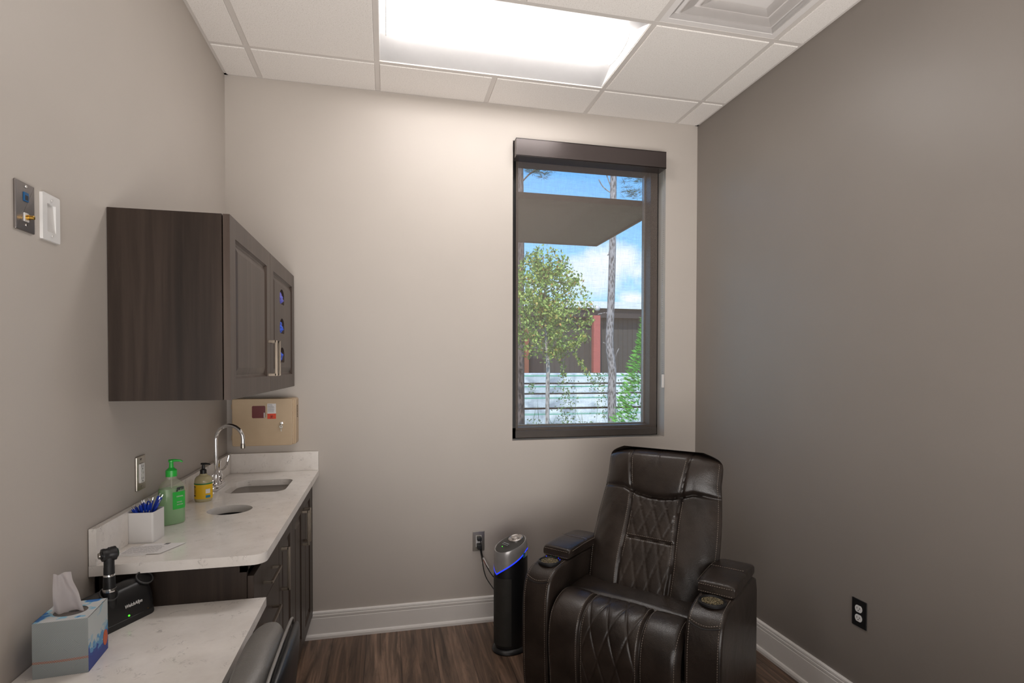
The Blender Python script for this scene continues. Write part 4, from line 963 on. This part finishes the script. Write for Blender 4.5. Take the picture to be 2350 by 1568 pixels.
for sg in (-1, 1):
    for o_ in (-.012, .012):
        pts = [];
        for i in range(80):
            s = .02 + .66 * i / 79; pts.append(backfront(sg * (.118 + .012 * s + .006 * math.sin(s * 8) + o_), s, .0006))
        seam(back, pts, .0095)
    pts = [backfront(sg * (.128 + .05 * (s - .7) + .006 * math.sin(s * 8) - .012), s, .0006) for s in [.74 + .20 * i / 30 for i in range(31)]]
    seam(back, pts, .0095)
    seam(back, [backfront(sg * (hwb(s) * .955), s, .0006) for s in [.05 + .9 * i / 60 for i in range(61)]], .0095)
for o_ in (-.012, .014): seam(back, [backfront(-.11 + .22 * i / 20, .40 + o_, .0006) for i in range(21)], .0095)
# -- arms
AP = [(-.118, .05)] + [(-.128, .12), (-.134, .30), (-.132, .44), (-.122, .51), (-.102, .556), (-.066, .584), (-.02, .596), (.05, .602)]
APs = smooth_path(AP)
for sg in (-1, 1):
    xi, xo = sg * .302, sg * .440; x0, x1 = min(xi, xo), max(xi, xo)
    poly = [(y, z) for y, z in APs] + [(.26, .602), (.37, .596), (.42, .575), (.44, .52), (.44, .05)]
    ab = B().prism(poly, x0, x1, 'x', .012, seg=3)
    arm = ab.build('armrest', 'leather', rc_, world=False, angle=50)
    # pad
    py0, py1 = .048, .375; pad = []
    nn = 40
    def padp(u, v, sg=sg, x0=x0, x1=x1):
        # u around y, v across x on top
        return None
    ringsP = []
    for i in range(31):
        t_ = i / 30; y = py0 + (py1 - py0) * t_; e = 1 - (abs(2 * t_ - 1)) ** 7; e = max(e, 0) ** .5
        hgt = .050 * (.78 + .22 * e) + .008 * math.sin(math.pi * t_) - .006 * gs_(t_ - .52, .02); wd = (.076) * (.93 + .07 * e); xc = (x0 + x1) / 2 + sg * -.002
        sec = []
        for k in range(32):
            a = 2 * math.pi * k / 32; c_, s_ = math.cos(a), math.sin(a)
            sec.append((xc + math.copysign(abs(c_) ** (2 / 5), c_) * wd, y, .6045 + hgt / 2 + math.copysign(abs(s_) ** (2 / 4.5), s_) * hgt / 2))
        ringsP.append(sec)
    pdo = B().loft(ringsP).build('arm_pad', 'leather', arm, world=False, angle=60)
    xc = (x0 + x1) / 2 - sg * .002
    for zz in (.6045 + .036, .6045 + .007): seam(pdo, [(xc - .070 + .14 * i / 10, py0 - .0008, zz) for i in range(11)], .009)
    seam(pdo, [(xc - sg * .0780, py0 + .02 + .32 * i / 20, .6045 + .040 + .008 * math.sin(math.pi * i / 20)) for i in range(21)], .009)
    seam(pdo, [(xc - .07 + .14 * i / 10, (py0 + py1) / 2 + .012, .6045 + .0580) for i in range(11)], .009)
    seam(arm, [(x0 + .014, y - .0008 if z < .55 else y, z + (.0008 if z > .55 else 0)) for y, z in APs[2:]], .0095)
    seam(arm, [(x1 - .014, y - .0008 if z < .55 else y, z + (.0008 if z > .55 else 0)) for y, z in APs[2:]], .0095)
    seam(arm, [(x0 + .012 + (x1 - x0 - .024) * i / 10, -.108 - .010 * math.sin(math.pi * i / 10), .560 - .012 * math.sin(math.pi * i / 10)) for i in range(11)], .0095)
    # cross seam on the arm front
    B().tube([(x0 + .010 + (x1 - x0 - .02) * i / 10, -.1115 - .009 * math.sin(math.pi * i / 10), .549 - .012 * math.sin(math.pi * i / 10)) for i in range(11)], .0022, 6).build('seam', 'black', arm, world=False)
    # cup holder
    cx_, cy_ = sg * .371, -.008
    cu_ = B().lathe([(.052, -.004), (.053, .004), (.050, .009), (.046, .009), (.0435, .004), (.0425, .004)], (cx_, cy_, .599), 48).build('cup_holder', 'black', arm, world=False)
    cm, cnt, cbs = nmat('holder_liner'); mpn = coord(cnt); vn = N(cnt, 'ShaderNodeTexVoronoi', Scale=190); cnt.links.new(mpn.outputs[0], vn.inputs['Vector']); bump(cnt, cbs, vn.outputs['Distance'], 1.0, .01)
    cbs.inputs['Base Color'].default_value = (.55, .48, .30, 1); cbs.inputs['Metallic'].default_value = 1; cbs.inputs['Roughness'].default_value = .2
    B().lathe([(.0434, .0035), (.038, .0045), (0, .005)], (cx_, cy_, .599), 48).build('liner', cm, cu_, world=False)
    if sg < 0:
        for k in range(5):
            a = R(35 + 26 * k); B().ball((cx_ + .049 * math.cos(a), cy_ + .049 * math.sin(a), .6085), .0020, 1).build('control_light', 'led' if k in (0, 1, 4) else plain('green_dot', (.0, .25, .12), .4), cu_, world=False)
# -- body behind and plinth
B().box((-.296, .40, .06), (.296, .62, .46), .02).box((-.298, -.09, .05), (.298, .44, .30), .01).build('chassis', 'leather', rc_, world=False)
for sx_ in (-.36, .36):
    for sy_ in (0.0, .42): B().lathe([(.02, 0), (.025, .052), (0, .052)], (sx_, sy_, 0), 16).build('foot', 'black', rc_, world=False)

# ------------------------------------------------------------------ outside
GZ = -.82
struct(B().box((-40, .6, GZ - .1), (60, 80, GZ)).build('ground', 'ground', smooth=False))
cn = thing('canopy', 'flat brown entrance canopy outside, seen from below through the window', 'canopy', (1.2, .85, 2.6))
B().box((-1.6, .243, 2.585), (2.64, 1.42, 2.625), .002).build('canopy_deck', 'soffit', cn, smooth=False)
B().box((-1.6, 1.42, 2.575), (2.655, 1.432, 2.70)).box((2.64, .243, 2.575), (2.655, 1.432, 2.70)).build('fascia', 'soffit', cn, smooth=False)
CAM = Vector((.8307, -3.1978, 1.5101)); CY_ = .2239; CP = -.0172; CR = .0018; FPX = 1264.1; PCY = 862.25
Fv = Vector((math.sin(CY_) * math.cos(CP), math.cos(CY_) * math.cos(CP), math.sin(CP))); Rv = Vector((math.cos(CY_), -math.sin(CY_), 0)); Uv = Rv.cross(Fv)
R2 = Rv * math.cos(CR) + Uv * math.sin(CR); U2 = -Rv * math.sin(CR) + Uv * math.cos(CR)
def at(px, py, dist):          # world point seen at a photo pixel, at a forward distance
    return CAM + (Fv + R2 * ((px - 1175) / FPX) - U2 * ((py - PCY) / FPX)) * dist
# warehouse far behind
Yb = 27.0
p1 = at(1190, 700, 1); 
def aty(px, py, y): d = at(px, py, 1) - CAM; return CAM + d * ((y - CAM.y) / d.y)
wh = thing('warehouse', 'dark metal-sided warehouse with a white roof edge beyond the trees', 'building', (13, Yb + 6, GZ))
zt = aty(1430, 708, Yb).z; zr = aty(1430, 694, Yb - .6).z
sd = B().box((-6, Yb, GZ), (30, Yb + 10, zt))
for k in range(120): sd.box((-6 + k * .3, Yb - .03, GZ), (-6 + k * .3 + .05, Yb, zt - .05))
sd.build('siding', 'siding', wh, smooth=False)
B().box((-6.5, Yb - .7, zt - .1), (30.5, Yb + 10.5, zr)).build('roof', 'roof', wh, smooth=False)
B().box((-6, Yb - .5, zt - .62), (30, Yb - .45, zt - .1)).build('eave_beam', plain('eave_dark', (.035, .028, .026), .6), wh, smooth=False)
a, b = aty(1366, 725, Yb - .6), aty(1366, 870, Yb - .6)
B().box((a.x - .20, Yb - .9, GZ), (a.x + .20, Yb - .55, a.z), .01).build('post', 'redp', wh)
B().ball((a.x, Yb - .9, aty(1368, 708, Yb - .9).z), .17, 2).build('lamp', 'white', wh)
a = aty(1206, 780, Yb - .6); B().box((a.x - .12, Yb - .9, GZ), (a.x + .12, Yb - .55, a.z + .6), .01).build('post', 'orangep', wh)
a, b = aty(1216, 823, Yb), aty(1245, 858, Yb); B().box((a.x, Yb - .1, GZ), (b.x, Yb - .03, a.z)).build('doorway', plain('dark_door', (.018, .012, .012), .5), wh, smooth=False)
# wrapped lumber stack
def wrap_mat():
    m, nt, b = nmat('lumber_wrap'); mp = coord(nt, (1, 1, 1)); n = N(nt, 'ShaderNodeTexNoise', Scale=1.6, Detail=5, Distortion=.6); nt.links.new(mp.outputs[0], n.inputs['Vector'])
    r = ramp(nt, [(.35, (.30, .36, .42)), (.5, (.58, .66, .70)), (.62, (.80, .86, .88))]); nt.links.new(n.outputs[0], r.inputs[0]); nt.links.new(r.outputs[0], b.inputs['Base Color'])
    b.inputs['Roughness'].default_value = .45; bump(nt, b, n.outputs[0], .6, .05); return m
wm = wrap_mat(); Yl = 17.0; rows = [(857, 880), (882, 903), (905, 936), (939, 990)]
for k, (ya, yb) in enumerate(rows):
    za, zb = aty(1330, ya, Yl).z, aty(1330, yb, Yl).z
    zb = max(zb, GZ) if k < 3 else GZ
    where = ('topmost of the outdoor stack', 'second from the top of the outdoor stack', 'third from the top of the outdoor stack', 'on the ground under the outdoor stack')[k]
    t = thing('lumber_bundle', 'white plastic-wrapped lumber bundle, ' + where, 'lumber bundle', (8, Yl + .6, zb), group='wrapped lumber bundles outside')
    x0_ = aty(1204, 900, Yl).x - .1; o = B().box((x0_, Yl, zb + .02), (x0_ + 9.5, Yl + 1.2, za), .03).build('wrapping', wm, t)
    h_ = za - zb; B().box((x0_ + .05, Yl - .004, za - h_ * .30), (x0_ + 9.4, Yl, za - h_ * .30 + .03)).box((x0_ + .05, Yl - .004, za - h_ * .22), (x0_ + 9.4, Yl, za - h_ * .22 + .012)).build('green_stripe', plain('stripe_green', (.10, .42, .28), .5), o, smooth=False)
    B().box((x0_ + .1, Yl + .05, zb - .001 if k < 3 else GZ), (x0_ + 9.3, Yl + 1.15, zb + .03)).build('bearer', 'woodx', t, smooth=False)
# trees
def leaf(bm, p, n_, u, l, w):
    v = n_.cross(u).normalized(); vs = [bm.verts.new(p - u * l * .5), bm.verts.new(p + v * w * .5), bm.verts.new(p + u * l * .5), bm.verts.new(p - v * w * .5)]; bm.faces.new(vs)
def rv(r): 
    while True:
        v = Vector((r.uniform(-1, 1), r.uniform(-1, 1), r.uniform(-1, 1)))
        if .05 < v.length < 1: return v.normalized()
# sapling
r = random.Random(11); ds = 9.5
bp = at(1256, 1000, ds); tz = lambda py: at(1256, py, ds).z
tr = thing('leafy_sapling', 'young green tree with pale trunk just outside the window', 'tree', (bp.x, bp.y, GZ))
trunk = [(bp.x, bp.y, GZ), (bp.x, bp.y, tz(960)), at(1257, 880, ds), at(1258, 840, ds), at(1254, 800, ds), at(1252, 740, ds), at(1250, 660, ds), at(1246, 590, ds)]
trb = B().tube(catmull(trunk, 6), [.036] * 20 + [.03 - .0011 * i for i in range(23)], 10)
br_ = []
for k in range(26):
    hpy = r.uniform(610, 820); st_ = at(1254, hpy, ds); a_ = r.uniform(0, 2 * math.pi); rr_ = r.uniform(.35, .85) * (1 if hpy > 640 else .6)
    en = st_ + Vector((math.cos(a_) * rr_, math.sin(a_) * rr_, r.uniform(.0, .55))); md = st_.lerp(en, .5) + Vector((0, 0, -.05)); br_.append((st_, md, en)); trb.tube(catmull([st_, md, en], 5), [.011 - .0008 * i for i in range(11)], 6)
for (pa, pb, pc) in (((1270, 775), (1310, 800), (1352, 862)), ((1262, 700), (1330, 745), (1358, 735)), ((1262, 790), (1290, 810), (1292, 870))):
    q0, q1, q2 = at(*pa, ds), at(*pb, ds), at(*pc, ds); br_.append((q0, q1, q2)); trb.tube(catmull([q0, q1, q2], 5), [.009 - .0006 * i for i in range(11)], 6)
trb.build('trunk', 'bark2', tr)
lm = bmesh.new(); cen = at(1252, 705, ds)
for i in range(9500):
    if i % 3 == 0:
        q0, q1, q2 = r.choice(br_); k = r.random() ** .6; p = q0.lerp(q1, k * 2) if k < .5 else q1.lerp(q2, k * 2 - 1); p = p + rv(r) * r.uniform(0, .10)
    else:
        v = rv(r) * (r.random() ** .5); g_ = noise.noise(v * 3.4 + Vector((4, 1, 7)))
        if g_ < -.16: continue
        top_ = 1 - .35 * max(0, v.z); p = cen + Vector((v.x * .88 * top_, v.y * .8 * top_, v.z * 1.02 + .05))
    leaf(lm, p, rv(r), rv(r), r.uniform(.045, .08), r.uniform(.028, .046))
o = B(); o.bm.free(); o.bm = lm; o.build('foliage', 'leaf', tr, smooth=False)
# pines
def pine(px_pts, dist, rad0, name, label, mat, seed):
    r = random.Random(seed); pts = [at(px, py, dist) for px, py in px_pts]; b0 = pts[-1]
    t = thing(name, label, 'tree', (b0.x, b0.y, GZ), group=None)
    path = catmull([(b0.x, b0.y, GZ)] + pts[::-1], 8); n_ = len(path)
    tb_ = B().tube(path, [rad0 * (1.06 - .42 * i / n_) for i in range(n_)], 14); return t, tb_, path, r
t, tb_, path, r = pine([(1412, 60), (1410, 200), (1408, 380), (1407, 470), (1405, 600), (1402, 700), (1399, 790), (1405, 850), (1404, 900), (1405, 1000)], 12.5, .098, 'pine_tree', 'grey pine trunk standing upright in front of the lumber stack', 'bark', 3)
for pa in (((1407, 440), (1395, 410), (1388, 385)), ((1408, 405), (1418, 395), (1430, 388)), ((1405, 445), (1385, 430), (1374, 412)), ((1395, 790), (1388, 788), (1384, 786)), ((1407, 840), (1412, 820), (1420, 800)), ((1403, 540), (1398, 580), (1394, 586)), ((1403, 725), (1390, 718), (1372, 722))):
    tb_.tube(catmull([at(*q, 12.5) for q in pa], 5), .012, 6)
tb_.build('trunk', 'bark', t)
nb = bmesh.new()
def needles(bm, c, n_, L, r, w=.010):
    for _ in range(n_):
        d = rv(r); d.z = abs(d.z) * .4 - .15; d.normalize(); leaf(bm, c + d * L * .5, rv(r), d, L, w)
for k in range(34):
    needles(nb, at(r.uniform(1432, 1475), r.uniform(395, 460), 12.5), 14, .16, r, .007)
for q in ((1462, 470), (1452, 452), (1437, 440)): needles(nb, at(*q, 12.5), 14, .16, r)
o = B(); o.bm.free(); o.bm = nb; o.build('foliage', 'needle', t, smooth=False)
t, tb_, path, r = pine([(1192, 60), (1193, 300), (1194, 420), (1195, 560), (1194, 700), (1194, 850), (1195, 1000)], 11.0, .085, 'pine_tree', 'dark pine trunk at the left edge of the window', 'barkd', 5)
tb_.tube(catmull([at(1196, 420, 11), at(1215, 400, 11), at(1240, 385, 11), at(1262, 378, 11)], 5), .016, 6).tube(catmull([at(1220, 396, 11), at(1240, 395, 11), at(1250, 400, 11)], 5), .01, 6)
tb_.build('trunk', 'barkd', t); nb = bmesh.new()
for k in range(46): needles(nb, at(1200 + 75 * r.random(), 374 + 16 * r.random() + (18 * r.random() if k % 3 == 0 else 0), 11 + r.uniform(-.4, .4)), 10, .15, r, .006)
for q in ((1250, 402), (1246, 408), (1240, 390), (1222, 398), (1215, 390)): needles(nb, at(*q, 11), 34, .17, r, .007)
o = B(); o.bm.free(); o.bm = nb; o.build('foliage', 'needle', t, smooth=False)
# evergreen at the right
r = random.Random(21); de = 10.5; bp = at(1484, 1000, de)
t = thing('evergreen_shrub', 'bright green cone-shaped evergreen at the right of the window', 'shrub', (bp.x, bp.y, GZ))
B().tube([(bp.x, bp.y, GZ), (bp.x, bp.y, at(1484, 720, de).z)], [.05, .01], 8).build('stem', 'bark2', t)
eb = bmesh.new(); zt_ = at(1484, 705, de).z
for i in range(5200):
    k = r.random() ** .75; z_ = zt_ - (zt_ - GZ) * k; rr_ = .06 + .74 * min(1, k * 1.3) ** 1.25; a_ = r.uniform(0, 2 * math.pi); q_ = rr_ * (.55 + .45 * r.random() ** .4) * (1 + .55 * noise.noise(Vector((math.cos(a_) * 2.5, math.sin(a_) * 2.5, z_ * 4.5))))
    p = Vector((bp.x + q_ * math.cos(a_), bp.y + q_ * math.sin(a_), z_)); d = Vector((math.cos(a_), math.sin(a_), r.uniform(-.1, .8))).normalized()
    leaf(eb, p, rv(r), d, r.uniform(.07, .13), r.uniform(.02, .035))
o = B(); o.bm.free(); o.bm = eb; o.build('foliage', 'ever', t, smooth=False)
# scrub in front of the stack
r = random.Random(31); sb_ = bmesh.new(); dd = 14.0
for (px, w_, y0_, y1_, n_) in ((1300, 28, 870, 985, 330), (1372, 30, 855, 900, 150), (1385, 22, 900, 960, 90), (1340, 45, 968, 985, 70), (1225, 30, 962, 985, 60), (1430, 20, 870, 980, 200), (1222, 8, 880, 905, 50), (1275, 60, 972, 985, 50)):
    for _ in range(n_):
        leaf(sb_, at(r.gauss(px, w_ * .45), r.uniform(y0_, y1_), dd + r.uniform(-1, 1)), rv(r), rv(r), r.uniform(.05, .09), r.uniform(.025, .04))
for k in range(14):
    p = at(r.uniform(1215, 1460), 985, dd); q = p + Vector((r.uniform(-.25, .25), 0, r.uniform(.3, 1.1))); nrm = Vector((0, -1, 0)); leaf(sb_, p.lerp(q, .5), nrm, (q - p).normalized(), (q - p).length, .012)
o = B(); o.bm.free(); o.bm = sb_; o = o.build('scrub', 'twig', smooth=False); o['kind'] = 'stuff'; tag(o, 'thin green scrub and weeds growing in front of the wrapped lumber', 'scrub')

# ------------------------------------------------------------------ sky and sun
wd = bpy.data.worlds.new('World'); SC.world = wd; wd.use_nodes = True; nt = wd.node_tree; bg = nt.nodes['Background']
tc_ = nt.nodes.new('ShaderNodeTexCoord'); sp_ = nt.nodes.new('ShaderNodeSeparateXYZ'); nt.links.new(tc_.outputs['Generated'], sp_.inputs[0])
gr_ = ramp(nt, [(.0, (.60, .80, .95)), (.10, (.36, .70, .97)), (.28, (.17, .49, .93)), (.45, (.07, .34, .85)), (1, (.03, .15, .5))]); nt.links.new(sp_.outputs['Z'], gr_.inputs[0])
mp = nt.nodes.new('ShaderNodeMapping'); mp.inputs['Scale'].default_value = (2.2, 2.2, 7.0); mp.inputs['Location'].default_value = (.35, .1, 1.06); nt.links.new(tc_.outputs['Generated'], mp.inputs[0])
cl = N(nt, 'ShaderNodeTexNoise', Scale=2.4, Detail=6, Roughness=.55); nt.links.new(mp.outputs[0], cl.inputs['Vector'])
cr = ramp(nt, [(.58, (0, 0, 0)), (.80, (.8, .8, .8))]); nt.links.new(cl.outputs[0], cr.inputs[0])
mxs = N(nt, 'ShaderNodeMixRGB'); nt.links.new(cr.outputs[0], mxs.inputs[0]); nt.links.new(gr_.outputs[0], mxs.inputs[1]); mxs.inputs[2].default_value = (.88, .93, .98, 1)
# two fair-weather clouds low in the sky beyond the warehouse
dvx = N(nt, 'ShaderNodeMath', operation='DIVIDE'); nt.links.new(sp_.outputs['X'], dvx.inputs[0]); nt.links.new(sp_.outputs['Y'], dvx.inputs[1])
dvz = N(nt, 'ShaderNodeMath', operation='DIVIDE'); nt.links.new(sp_.outputs['Z'], dvz.inputs[0]); nt.links.new(sp_.outputs['Y'], dvz.inputs[1])
cn1 = N(nt, 'ShaderNodeTexNoise', Scale=16, Detail=5, Roughness=.6); nt.links.new(tc_.outputs['Generated'], cn1.inputs['Vector'])
last = mxs.outputs[0]
for (u0, v0, a_, b_, dens) in ((.440, .208, .055, .030, 1.0), (.385, .180, .075, .030, .8), (.470, .132, .040, .014, 1.0), (.35, .150, .12, .02, .45)):
    su = N(nt, 'ShaderNodeMath', operation='SUBTRACT'); nt.links.new(dvx.outputs[0], su.inputs[0]); su.inputs[1].default_value = u0
    sv = N(nt, 'ShaderNodeMath', operation='SUBTRACT'); nt.links.new(dvz.outputs[0], sv.inputs[0]); sv.inputs[1].default_value = v0
    mu = N(nt, 'ShaderNodeMath', operation='MULTIPLY'); nt.links.new(su.outputs[0], mu.inputs[0]); mu.inputs[1].default_value = 1 / a_
    mv = N(nt, 'ShaderNodeMath', operation='MULTIPLY'); nt.links.new(sv.outputs[0], mv.inputs[0]); mv.inputs[1].default_value = 1 / b_
    cb_ = nt.nodes.new('ShaderNodeCombineXYZ'); nt.links.new(mu.outputs[0], cb_.inputs[0]); nt.links.new(mv.outputs[0], cb_.inputs[1])
    ln = N(nt, 'ShaderNodeVectorMath', operation='LENGTH'); nt.links.new(cb_.outputs[0], ln.inputs[0])
    ma = N(nt, 'ShaderNodeMath', operation='MULTIPLY_ADD'); nt.links.new(cn1.outputs[0], ma.inputs[0]); ma.inputs[1].default_value = 2.2; ma.inputs[2].default_value = -.1
    di = N(nt, 'ShaderNodeMath', operation='SUBTRACT'); nt.links.new(ma.outputs[0], di.inputs[0]); nt.links.new(ln.outputs['Value'], di.inputs[1])
    mr_ = N(nt, 'ShaderNodeMapRange'); nt.links.new(di.outputs[0], mr_.inputs[0]); mr_.inputs[1].default_value = -.25; mr_.inputs[2].default_value = .6; mr_.inputs[4].default_value = dens
    mm = N(nt, 'ShaderNodeMixRGB'); nt.links.new(mr_.outputs[0], mm.inputs[0]); nt.links.new(last, mm.inputs[1]); mm.inputs[2].default_value = (.80, .88, .96, 1); last = mm.outputs[0]
nt.links.new(last, bg.inputs[0]); bg.inputs[1].default_value = 1.85
sl = bpy.data.lights.new('sun', 'SUN'); sl.energy = 6.3; sl.color = (1, .96, .9); sl.angle = R(.6); so_ = bpy.data.objects.new('sun', sl); COL.objects.link(so_)
so_.rotation_euler = (R(42), 0, R(-28))

# added fill lamp, unseen behind the camera, to brighten ceiling and lower walls
al = bpy.data.lights.new('fill_light', 'AREA'); al.shape = 'RECTANGLE'; al.size = 2.3; al.size_y = 1.7; al.spread = R(118); al.energy = 44; al.color = (1, .96, .93)
ao = bpy.data.objects.new('fill_light', al); COL.objects.link(ao); ao.location = (1.3, -3.7, 1.0); ao.rotation_euler = (R(90 + 37), 0, R(-10))

# ------------------------------------------------------------------ camera
cam = bpy.data.cameras.new('camera'); co = bpy.data.objects.new('camera', cam); COL.objects.link(co)
mw = Matrix((( R2.x, U2.x, -Fv.x, CAM.x), (R2.y, U2.y, -Fv.y, CAM.y), (R2.z, U2.z, -Fv.z, CAM.z), (0, 0, 0, 1)))
co.matrix_world = mw; cam.sensor_width = 36; cam.lens = FPX / 2350 * 36; cam.shift_y = (PCY - 784) / 2350; cam.clip_start = .02; cam.clip_end = 300
SC.camera = co
SC.view_settings.view_transform = 'Standard'; SC.view_settings.look = 'None'; SC.view_settings.gamma = 1; SC.view_settings.use_curve_mapping = False
SC.view_settings.exposure = 0.25
try:
    SC.cycles.max_bounces = 10; SC.cycles.diffuse_bounces = 5; SC.cycles.transparent_max_bounces = 16; SC.cycles.sample_clamp_indirect = 6
except Exception: pass
